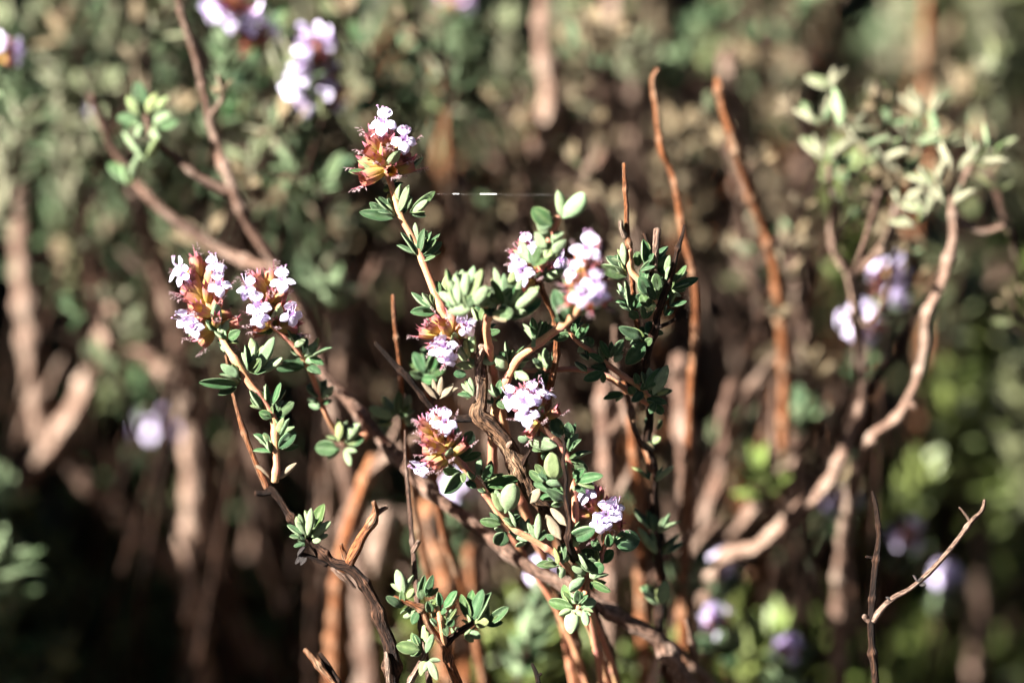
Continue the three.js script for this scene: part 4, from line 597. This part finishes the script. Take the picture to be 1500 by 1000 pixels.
const farHeads = [0, 1, 2].map(() => {   // flower head seen only out of focus: [calyces, open flowers]
  const cal = [], cor = [];
  for (let k = 0; k < 16; k++) { const d = V(rr(-1, 1), rr(-0.2, 1), rr(-1, 1)).normalize(); cal.push({ g: farCalyx, m: new THREE.Matrix4().compose(V(0, rr(0, 0.002), 0), frameZY(d, V(0.2, 1, 0.1)), V(1, 1, 1).multiplyScalar(0.0042)), tint: [1, 1, 1] }); }
  for (let k = 0; k < 9; k++) { const d = V(rr(-1, 0.9), rr(-0.1, 1), rr(-0.6, 1)).normalize(); cor.push({ g: farCorolla, m: new THREE.Matrix4().compose(d.clone().multiplyScalar(0.0046).add(V(0, 0.001, 0)), frameZY(d.clone().add(V(0, 0, 0.4)), V(0, 1, 0.01)), V(1, 1, 1).multiplyScalar(rr(0.0042, 0.0052))), tint: [1, 1, 1] }); }
  return [bakedLeaves(cal), bakedLeaves(cor)];
});
function farHead(root, p, scale = 1) { const h = pick(farHeads), m = part('flower_head', h[0], calyxMat, root), f = part('flower', h[1], petalMat, m); m.position.copy(p).sub(root.position); m.rotation.set(rr(-0.4, 0.4), rr(0, 6.28), rr(-0.4, 0.4)); m.scale.setScalar(scale); return m; }
const GREYGREEN = 'grey', OLIVE = 'olive', LIME = 'lime', DRYLEAF = 'dry';
const sprigLabels = { flower: 'blurred thyme sprig with lilac flower head among the background stems', leaf: 'blurred leafy grey-green thyme sprig among the background stems', lime: 'blurred fresh yellow-green shoot low among the background stems' };
function softSprig(kind, x, y, d, o = {}) {
  const place = x < 300 ? (y > 400 ? 'in the dark hollow' : 'above the dark hollow') : x < 620 ? 'behind the left flower heads' : x < 1000 ? (y > 600 ? 'under the central sprigs' : 'behind the central sprigs') : 'around the forked woody stem';
  reseed(900 + x * 7 + y * 3);
  const tip = P(x, y, d), lean = V(rr(-0.25, 0.25) + (o.lean || 0), 0, rr(-0.2, 0.1)), h = tip.y, base = V(tip.x + lean.x * h, 0, tip.z + lean.z * h - 0.01);
  const pts = [tip, tip.clone().lerp(base, 0.25).add(V(rr(-2, 2) * MM, 0.004, rr(-2, 2) * MM)), tip.clone().lerp(base, 0.6).add(V(rr(-4, 4) * MM, 0, rr(-4, 4) * MM)), base.clone().add(V(0, -0.003, 0))];
  const root = thing(kind === 'flower' ? 'flowering_thyme_sprig' : kind === 'lime' ? 'fresh_shoot' : 'thyme_sprig', base, o.label || `blurred ${kind === 'lime' ? (o.tint === OLIVE ? 'olive' : 'fresh yellow-green') + ' shoot' : { dry: 'pale dry-tipped', olive: 'olive-leaved', pale: 'silvery', lime: 'lime-leaved' }[o.tint] || 'grey-green leafy'}${kind === 'lime' ? '' : ' thyme sprig'} ${place}`, kind === 'lime' ? 'shoot' : 'sprig', (kind === 'flower' ? 'flowering sprigs ' : kind === 'lime' ? 'fresh green shoots ' : 'leafy sprigs ') + place);
  part('stem', stemGeo(pts.map(q => q.clone().sub(base)), [0.0004, 0.0005, 0.0006, 0.0008], 'dark', 7, 3), barkMat, root);
  const list = [], c = new THREE.CatmullRomCurve3(pts, false, 'centripetal'), len = c.getLength(), tint = o.tint || GREYGREEN;
  for (let s = 0.002; s < (o.leafy || 0.03); s += rr(0.004, 0.006)) { const t = Math.min(0.95, s / len), p = c.getPoint(t).sub(base); leafTuft(list, p, c.getTangent(t).negate().normalize(), (o.size || 5.5) * MM, Math.round(rr(7, 11)), tint); }
  const f = part('foliage', bakedLeaves(list), kind === 'lime' ? grassMat : leafMats[0], root); f.userData.kind = 'stuff';
  if (kind === 'flower') for (let k = 0; k < (o.heads || 1); k++) farHead(root, tip.clone().add(V(k ? rr(-4, 4) * MM : 0, k ? -rr(3, 7) * MM : 0.002, k ? rr(-2, 3) * MM : 0)), o.scale || 1);
  return root;
}
for (const [x, y, d, o] of [[345, 35, 66, { label: 'blurred sprig with two lilac heads above the dark hollow, left of the three-headed one', heads: 2 }], [455, 108, 66, { label: 'blurred sprig carrying three clustered lilac heads, left of the tallest sprig', heads: 3 }], [668, 16, 130, { label: 'blurred lilac head at the top, above the silk thread' }], [2, 104, 60, { label: 'blurred white flower head cut by the left edge', scale: 0.7, lean: -0.6 }], [1298, 440, 80, { label: 'blurred pair of pale lilac heads between the forked woody stem and the curved one', heads: 2 }], [1236, 762, 100, { label: 'blurred round lilac flower head below the bend of the forked woody stem', scale: 0.68, leafy: 0.008 }], [1330, 806, 104, { label: 'blurred lilac flower head just above the pale bent twig branch', scale: 0.68, leafy: 0.008 }], [1052, 856, 78, { label: 'small blurred violet head under the long blurred woody limb', scale: 0.68, leafy: 0.008 }], [1056, 936, 72, { label: 'small blurred white-lilac head beside the white slanting twig', scale: 0.68, leafy: 0.008 }], [1156, 982, 80, { label: 'blurred violet head beside the fresh green shoot near the bottom edge', scale: 0.68, leafy: 0.008 }], [796, 866, 60, { label: 'tiny blurred pink head below the reclining brown branch', scale: 0.6 }], [232, 655, 170, { label: 'dim blurred violet head in the dark hollow beside the bumpy pale stem' }], [668, 745, 90, { label: 'small blurred pink head behind the drooping orange flower head', scale: 0.7 }], [90, 760, 210, { label: 'dim blurred lilac head low in the dark hollow' }], [545, 30, 260, { label: 'faint far flower head above the tallest sprig' }], [1380, 870, 120, { label: 'small blurred lilac head below the tip of the pale bent twig branch', scale: 0.68, leafy: 0.008 }]]) softSprig('flower', x, y, d, o);
for (const [x, y, d, o] of [[1165, 600, 90, { leafy: 0.012 }], [430, 210, 105, { leafy: 0.05 }], [490, 420, 70, { leafy: 0.008 }], [230, 240, 110, { leafy: 0.03 }], [350, 180, 130, { leafy: 0.05 }], [380, 110, 150, {}], [60, 180, 120, { leafy: 0.05 }], [20, 40, 130, { leafy: 0.05 }], [120, 40, 150, { leafy: 0.06 }], [180, 110, 160, { leafy: 0.06 }], [250, 60, 180, { leafy: 0.07 }], [100, 330, 150, { leafy: 0.03, tint: OLIVE }], [250, 300, 160, { leafy: 0.04, tint: OLIVE }], [150, 210, 140, { leafy: 0.05 }], [455, 300, 110, { leafy: 0.03 }], [520, 80, 200, { leafy: 0.06, tint: OLIVE }], [560, 40, 220, { leafy: 0.06 }], [700, 30, 160, { leafy: 0.05 }], [730, 130, 170, { leafy: 0.03 }], [620, 130, 230, { leafy: 0.06, tint: OLIVE }], [940, 70, 140, { leafy: 0.012, tint: DRYLEAF }], [895, 60, 150, { leafy: 0.012, tint: DRYLEAF }], [985, 90, 130, { leafy: 0.012 }], [1190, 540, 80, { leafy: 0.004, tint: DRYLEAF }], [880, 210, 150, { leafy: 0.01, tint: DRYLEAF }], [1000, 850, 60, { leafy: 0.01 }], [1110, 690, 80, { leafy: 0.008, tint: LIME }], [1135, 695, 82, { leafy: 0.008, tint: DRYLEAF }], [1010, 830, 62, { leafy: 0.008 }], [120, 150, 220, { leafy: 0.06 }], [480, 170, 240, { leafy: 0.05, tint: OLIVE }], [40, 320, 260, { leafy: 0.05, tint: OLIVE }], [440, 500, 120, { leafy: 0.012 }], [190, 420, 170, { leafy: 0.03, tint: OLIVE }], [560, 0, 170, { leafy: 0.05, tint: 'pale' }], [640, 20, 180, { leafy: 0.05, tint: 'pale' }], [830, 10, 190, { leafy: 0.04, tint: 'pale' }], [960, -10, 190, { leafy: 0.05, tint: DRYLEAF }], [1070, 0, 200, { leafy: 0.05, tint: 'pale' }], [1180, -20, 210, { leafy: 0.06, tint: DRYLEAF }], [1320, 10, 200, { leafy: 0.06, tint: 'pale' }], [1450, 0, 210, { leafy: 0.07, tint: 'pale' }], [1390, 60, 180, { leafy: 0.04, tint: DRYLEAF }], [60, 20, 100, { leafy: 0.05, tint: 'pale' }], [160, 0, 110, { leafy: 0.06, tint: 'pale' }], [90, 120, 90, { leafy: 0.04, tint: 'pale' }], [740, 40, 120, { leafy: 0.02, tint: 'pale' }], [870, 40, 120, { leafy: 0.014, tint: DRYLEAF }], [930, 60, 110, { leafy: 0.012, tint: 'pale' }], [30, 170, 80, { leafy: 0.03, tint: 'pale' }], [250, 20, 100, { leafy: 0.03, tint: 'pale' }], [540, 60, 130, { leafy: 0.03, tint: 'pale' }]]) softSprig('leaf', x, y, d, o);
for (const [x, y, d, o] of [[745, 905, 100, { leafy: 0.02, size: 8 }], [765, 890, 105, { leafy: 0.02, size: 8 }], [880, 950, 95, { leafy: 0.02, size: 7 }], [930, 975, 90, { leafy: 0.02, size: 7 }], [655, 965, 95, { leafy: 0.02, size: 7 }], [780, 950, 92, { leafy: 0.03, size: 9 }], [1110, 955, 90, { leafy: 0.016, size: 8 }], [1140, 940, 95, { leafy: 0.012, size: 8 }], [1085, 900, 130, { leafy: 0.02, size: 8 }], [830, 950, 120, { leafy: 0.02, size: 8 }], [190, 880, 230, { leafy: 0.01, size: 9 }], [600, 905, 90, { leafy: 0.014, size: 8 }], [1000, 960, 100, { leafy: 0.02, size: 8 }], [700, 960, 110, { leafy: 0.02, size: 8 }], [1400, 400, 200, { leafy: 0.05, size: 9, tint: OLIVE }], [1455, 470, 220, { leafy: 0.06, size: 9 }], [1340, 690, 180, { leafy: 0.03, size: 8 }], [1420, 600, 210, { leafy: 0.05, size: 9 }], [1290, 330, 190, { leafy: 0.05, size: 8 }], [1260, 160, 230, { leafy: 0.05, size: 8 }], [1480, 760, 200, { leafy: 0.03, size: 9, tint: OLIVE }], [1380, 380, 130, { leafy: 0.03, size: 8, tint: OLIVE }], [1440, 440, 140, { leafy: 0.05, size: 8 }], [1490, 520, 140, { leafy: 0.05, size: 8, tint: OLIVE }], [1400, 560, 140, { leafy: 0.04, size: 8 }], [1350, 700, 130, { leafy: 0.02, size: 7 }], [1460, 680, 150, { leafy: 0.04, size: 8 }], [1240, 250, 120, { leafy: 0.04, size: 7 }]]) softSprig('lime', x, y, d, { tint: LIME, ...o });

// ------------------------------------------------------------------ thin budded twigs and leafy tips filling the thicket at middle distance
function budTwig(x, y, d, dryness, n, sd, place) {
  reseed(sd);
  const tip = P(x, y, d), h = tip.y, base = V(tip.x + rr(-0.35, 0.35) * h, 0, tip.z - rr(0, 0.2) * h), pts = [tip, tip.clone().lerp(base, 0.2).add(V(rr(-4, 4) * MM, 0.002, rr(-3, 3) * MM)), tip.clone().lerp(base, 0.5).add(V(rr(-8, 8) * MM, 0, rr(-6, 6) * MM)), base.clone().add(V(0, -0.003, 0))];
  const root = thing('budded_twig', base, `thin blurred twig with ${dryness > 0.5 ? 'pale dry' : 'small green leaf'} buds, ${place}`, 'twig', 'budded twigs ' + place);
  const kind = dryness < 0.5 ? 'dark' : pick(['twig', 'bare', 'dark', 'dark', 'dark']), loc = a => a.map(q => q.clone().sub(base)), list = [];
  part('stem', stemGeo(loc(pts), [0.0003, 0.0004, 0.0005, 0.0007], kind, 6, 3), barkMat, root);
  const c = new THREE.CatmullRomCurve3(pts, false, 'centripetal'), len = c.getLength();
  const tuft = (p, t, k) => leafTuft(list, p.clone().sub(base), t, (dryness > 0.5 ? rr(2.6, 4.6) : rr(3.8, 6.2)) * MM, k, rnd() < dryness ? DRYLEAF : rnd() < 0.2 ? OLIVE : rnd() < 0.55 ? 'pale' : GREYGREEN);
  tuft(tip, tip.clone().sub(pts[1]).normalize(), 5);
  for (let k = 0; k < n; k++) {
    const t = Math.min(0.9, rr(0.004, 0.06) / len), s0 = c.getPoint(t), dir = c.getTangent(t).negate().add(V(rr(-1, 1), rr(-0.1, 0.4), rr(-1, 1))).normalize(), e = s0.clone().addScaledVector(dir, rr(3, 12) * MM);
    part('side_twig', stemGeo(loc([e, s0.clone().lerp(e, 0.5).add(V(rr(-1, 1), rr(-1, 1), rr(-1, 1)).multiplyScalar(0.0006)), s0]), [0.0003, 0.00035, 0.00045], kind, 5, 4), barkMat, root);
    tuft(e, dir, Math.round(rr(3, 7)));
  }
  part('foliage', bakedLeaves(list), leafMats[0], root).userData.kind = 'stuff';
}
{
  let k = 0; const scatter = (n, x0, x1, y0, y1, d0, d1, dryness, buds, place) => { for (let i = 0; i < n; i++) { reseed(12000 + 17 * ++k); budTwig(rr(x0, x1), rr(y0, y1), rr(d0, d1), dryness, Math.round(rr(...buds)), 13000 + 31 * k, place); } };
  scatter(16, 0, 520, -20, 260, 55, 120, 0.15, [5, 9], 'above the left flower heads');
  scatter(5, 0, 480, 200, 440, 80, 150, 0.3, [4, 7], 'over the dark hollow');
  scatter(9, 520, 900, -20, 220, 70, 140, 0.55, [4, 8], 'behind the silk thread');
  scatter(14, 400, 1220, -90, 50, 110, 190, 0.35, [6, 10], 'far above the tallest sprig');
  scatter(12, 820, 1180, 40, 480, 60, 130, 0.75, [4, 7], 'behind the jointed red-brown twig');
  scatter(8, 980, 1240, 420, 700, 85, 135, 0.7, [3, 6], 'beside the woody limb of the forked stem');
  scatter(5, 1180, 1470, 110, 280, 46, 66, 0.7, [7, 11], 'mingling with the forked stem tufts');
  scatter(6, 1180, 1480, 20, 200, 100, 160, 0.5, [5, 8], 'beyond the forked stem tufts');
}

// ------------------------------------------------------------------ bushes and grass behind, and the bushes beside the frame that shade it
const bushLabels = { leafy: 'blurred grey-green thyme bush filling the far background', woody: 'blurred brown bush of bare crowded stems behind the sprigs', side: 'dense thyme bush outside the left edge shading the dark hollow' };
function bush(kind, x, z, h, spread, n, o = {}) {
  reseed(Math.round(3000 + x * 911 + z * 577 + n)); const base = V(x, 0, z), root = thing('thyme_bush', base, o.label || bushLabels[kind], 'bush', kind === 'leafy' ? 'thyme bushes in the far background' : kind === 'woody' ? 'woody bushes behind the sprigs' : 'bushes beside the frame'), list = [], heads = [];
  for (let i = 0; i < n; i++) {
    const a = rr(0, 6.283), q = Math.sqrt(rnd()), top = V(Math.cos(a) * q * spread, h * rr(0.65, 1.05) * (1 - 0.25 * q * q), Math.sin(a) * q * spread), b = V(top.x * 0.35, -0.003, top.z * 0.35), m = b.clone().lerp(top, 0.5).add(V(top.x * 0.25 + rr(-13, 13) * MM, rr(-6, 6) * MM, top.z * 0.25 + rr(-13, 13) * MM));
    const kindS = pick(o.kinds || (kind === 'woody' ? ['bare', 'pale', 'bare', 'twig'] : ['dark', 'dark', 'bare'])), gs = [stemGeo([top, m, b], [0.0006, 0.0012, 0.0019].map(r => r * (o.fat || 1)), kindS, 6, 4)], c = new THREE.CatmullRomCurve3([top, m, b]);
    const tips = [[top, top.clone().sub(m).normalize()]], nt = o.twigs ?? 4;
    for (let k = 0; k < nt; k++) { const t = rr(0.05, 0.6), s = c.getPoint(t), d = V(rr(-1, 1), rr(0.5, 1.4), rr(-1, 1)).normalize(), e = s.clone().addScaledVector(d, h * rr(0.1, 0.25)); gs.push(stemGeo([e, s.clone().lerp(e, 0.5).add(V(rr(-1, 1), rr(-1, 1), rr(-1, 1)).multiplyScalar(0.002)), s], [0.0004, 0.0006, 0.0009], kindS, 5, 5)); tips.push([e, d]); }
    part('stem', mergeGeometries(gs), barkMat, root);
    for (const [p, t] of tips) if (rnd() < (o.leafy ?? 1)) for (let k = 0; k < (o.rows ?? 4); k++) leafTuft(list, p.clone().addScaledVector(t, -k * 0.005), t, (o.size || 6) * MM, 8, o.tint || (rnd() < 0.3 ? OLIVE : GREYGREEN));
    if (rnd() < (o.flowers ?? 0.1)) heads.push(top.clone().add(base));
  }
  if (list.length) { const f = part('foliage', bakedLeaves(list), leafMats[0], root); f.userData.kind = 'stuff'; }
  for (const p of heads) farHead(root, p);
}
// woody thicket in the middle distance
bush('woody', 0.05, -0.16, 0.19, 0.05, 7, { leafy: 0.4, rows: 2, flowers: 0, fat: 1.4, tint: DRYLEAF, label: 'blurred bare woody bush behind the jointed red-brown twig' });
bush('woody', 0.0, -0.18, 0.195, 0.05, 7, { leafy: 0.4, rows: 2, flowers: 0, fat: 1.5, tint: DRYLEAF, label: 'blurred bare woody bush behind the silk thread' });
bush('woody', 0.03, -0.24, 0.2, 0.06, 8, { leafy: 0.6, rows: 2, flowers: 0, tint: DRYLEAF, fat: 1.6, label: 'blurred woody bush with dried leaf tips, deepest of the bare ones' });
// leafy ones to the left and right of it
bush('leafy', -0.09, -0.2, 0.19, 0.045, 8, { rows: 3, flowers: 0, label: 'blurred leafy bush above the arching pale stem of the hollow' });
bush('leafy', -0.045, -0.19, 0.195, 0.05, 7, { rows: 3, flowers: 0.1, label: 'blurred leafy bush behind the three-headed lilac sprig' });
bush('leafy', -0.07, -0.27, 0.2, 0.06, 9, { rows: 3, flowers: 0.1 });
bush('leafy', 0.11, -0.3, 0.19, 0.06, 8, { rows: 4, tint: OLIVE, flowers: 0, kinds: ['dark'], label: 'blurred olive bush behind the forked woody stem' });
bush('leafy', 0.165, -0.31, 0.19, 0.06, 8, { rows: 4, tint: OLIVE, flowers: 0, kinds: ['dark'], label: 'blurred olive bush beyond the curved knobbly stem' });
for (const [x, z] of [[-0.16, -0.36], [-0.05, -0.4], [0.06, -0.42], [0.18, -0.44], [-0.24, -0.5], [-0.1, -0.56], [0.04, -0.58], [0.17, -0.6], [0.3, -0.55]]) bush('leafy', x, z, 0.2, 0.09, 18, { size: 7, twigs: 3, rows: 3, flowers: 0.03 });
for (const [x, z] of [[-0.32, -0.8], [-0.1, -0.85], [0.12, -0.85], [0.34, -0.85], [-0.4, -1.2], [-0.15, -1.25], [0.1, -1.25], [0.35, -1.25], [0.6, -1.2]]) bush('leafy', x, z, 0.22, 0.14, 20, { size: 9, twigs: 4, rows: 2, flowers: 0.04 });
// outside the left edge, towards the sun
for (const [x, z, h] of [[-0.15, -0.07, 0.145], [-0.165, -0.16, 0.145], [-0.19, -0.13, 0.165], [-0.2, -0.22, 0.165], [-0.27, -0.06, 0.2], [-0.3, -0.16, 0.2]]) bush('side', x, z, h, 0.05 + (h > 0.15 ? 0.015 : 0), 46, { twigs: 7, flowers: 0, rows: 5, size: 8 });

for (const [x, z, h] of [[-0.14, -0.06, 0.136], [-0.144, -0.11, 0.138], [-0.155, -0.17, 0.14], [-0.168, -0.23, 0.14]]) bush('side', x, z, h, 0.032, 30, { twigs: 6, flowers: 0, rows: 5, size: 7 });
for (const [x, z, h] of [[-0.075, -0.15, 0.085], [-0.05, -0.19, 0.085], [-0.1, -0.2, 0.09], [-0.03, -0.14, 0.07]]) bush('leafy', x, z, h, 0.03, 22, { twigs: 4, flowers: 0, rows: 4, size: 6, kinds: ['dark'], label: 'low dark clump of thyme leaves in the shaded hollow' });
for (const [x, z, h] of [[-0.005, -0.1, 0.078], [0.018, -0.14, 0.072], [0.04, -0.11, 0.082], [0.068, -0.15, 0.078], [0.095, -0.18, 0.085], [0.12, -0.22, 0.09]]) bush('leafy', x, z, h, 0.024, 12, { twigs: 3, flowers: 0, rows: 3, size: 7, tint: LIME, kinds: ['dark'], label: 'low blurred clump of fresh yellow-green leaves under the thicket' });
for (const [x, z, h] of [[0.128, -0.18, 0.135], [0.15, -0.24, 0.15], [0.185, -0.28, 0.16]]) bush('leafy', x, z, h, 0.03, 12, { twigs: 3, flowers: 0, rows: 4, size: 8, tint: LIME, kinds: ['dark'], label: 'blurred yellow-green bush glowing beyond the curved knobbly stem' });
// limestone boulder outside the left edge; the deep background lies in its shadow
{
  const base = V(-0.6, 0, -0.44), root = thing('boulder', base, 'large pale limestone boulder outside the left edge, shading the deep background', 'boulder'), g = new THREE.IcosahedronGeometry(1, 24), p = g.attributes.position, c = [];
  for (let i = 0; i < p.count; i++) { const v = V().fromBufferAttribute(p, i).normalize(), n = 1 + 0.2 * nz(v.x * 1.6, v.y * 1.6, v.z * 1.6 + 4) + 0.09 * nz(v.x * 5, v.y * 5, v.z * 5) + 0.03 * nz(v.x * 16, v.y * 16, v.z * 16), k = 0.3 + 0.1 * nz(v.x * 7, v.y * 7, v.z * 7 + 2); p.setXYZ(i, v.x * 0.25 * n, v.y * 0.55 * n + 0.32, v.z * 0.45 * n); c.push(k, k * 0.95, k * 0.86); }
  g.setAttribute('color', new THREE.Float32BufferAttribute(c, 3)); g.computeVertexNormals(); part('rock', g, new THREE.MeshStandardMaterial({ name: 'limestone', vertexColors: true, roughness: 1 }), root);
}
// grass tufts on the ground behind
{
  for (const [x, z, n, h] of [[0.09, -0.3, 40, 0.05], [0.14, -0.34, 50, 0.06], [0.17, -0.42, 50, 0.07], [0.0, -0.33, 36, 0.04], [0.12, -0.6, 60, 0.08], [0.2, -0.55, 60, 0.08], [0.04, -0.52, 50, 0.06], [-0.05, -0.36, 30, 0.03], [0.06, -0.24, 30, 0.045], [0.11, -0.22, 30, 0.04], [0.19, -0.3, 40, 0.07], [-0.12, -0.6, 50, 0.07]]) {
    reseed(Math.round(7000 + x * 1000 + z * 100)); const pos = [], col = [], uv = [], idx = [];
    for (let k = 0; k < n; k++) {
      const a = rr(0, 6.283), q = rr(0, 0.03), bx = Math.cos(a) * q, bz = Math.sin(a) * q, L = h * rr(0.5, 1.1), ln = rr(0.2, 0.8), dx = Math.cos(a + rr(-1, 1)) * ln, dz = Math.sin(a + rr(-1, 1)) * ln, w = rr(0.8, 1.8) * MM, v0 = pos.length / 3, sx = -dz / Math.hypot(dx, dz), sz = dx / Math.hypot(dx, dz), tone = rr(0.7, 1.2), yl = rr(0, 0.6);
      for (let i = 0; i <= 5; i++) { const t = i / 5; for (const s of [-1, 0, 1]) { pos.push(bx + dx * L * t * t + sx * s * w * (1 - t * t), L * t * (1 - 0.25 * ln * t) - 0.002 - (s ? 0 : 0.3 * w * (1 - t)), bz + dz * L * t * t + sz * s * w * (1 - t * t)); uv.push(s, t); col.push(mix(0.11, 0.26, yl) * tone, mix(0.21, 0.25, yl) * tone, mix(0.035, 0.07, yl) * tone); } }
      for (let i = 0; i < 5; i++) for (let j = 0; j < 2; j++) { const q2 = v0 + i * 3 + j; idx.push(q2, q2 + 1, q2 + 3, q2 + 1, q2 + 4, q2 + 3); }
    }
    const root = thing('grass_tuft', V(x, 0, z), 'blurred tuft of yellow-green grass on the soil behind the sprigs', 'grass', 'grass tufts on the soil');
    part('blades', buildGeo(pos, col, uv, idx), grassMat, root).userData.kind = 'stuff';
  }
}
// litter of dead leaves and twig ends on the soil
{
  reseed(8100); const list = [];
  for (let k = 0; k < 2600; k++) { const x = rr(-0.35, 0.45), z = rr(-0.9, 0.12), L = rr(4, 9) * MM, w = L * rr(0.25, 0.5); list.push({ g: pick(FAR.dead), m: new THREE.Matrix4().compose(V(x, 0.006 * nz(x * 30, z * 30, 1) + 0.012 * nz(x * 7, z * 7, 4) - 0.003 + rr(0, 2) * MM, z), frameYZ(V(rr(-1, 1), rr(-0.15, 0.3), rr(-1, 1)), V(rr(-0.5, 0.5), 1, rr(-0.5, 0.5))), V(w, L, w)), tint: [1, 1, 1] }); }
  const m = new THREE.Mesh(bakedLeaves(list), dryMat); m.name = 'leaf_litter'; m.castShadow = m.receiveShadow = true; m.userData = { kind: 'stuff', label: 'litter of dead thyme leaves lying on the soil', category: 'leaf litter' }; scene.add(m);
}

renderer.render(scene, camera);
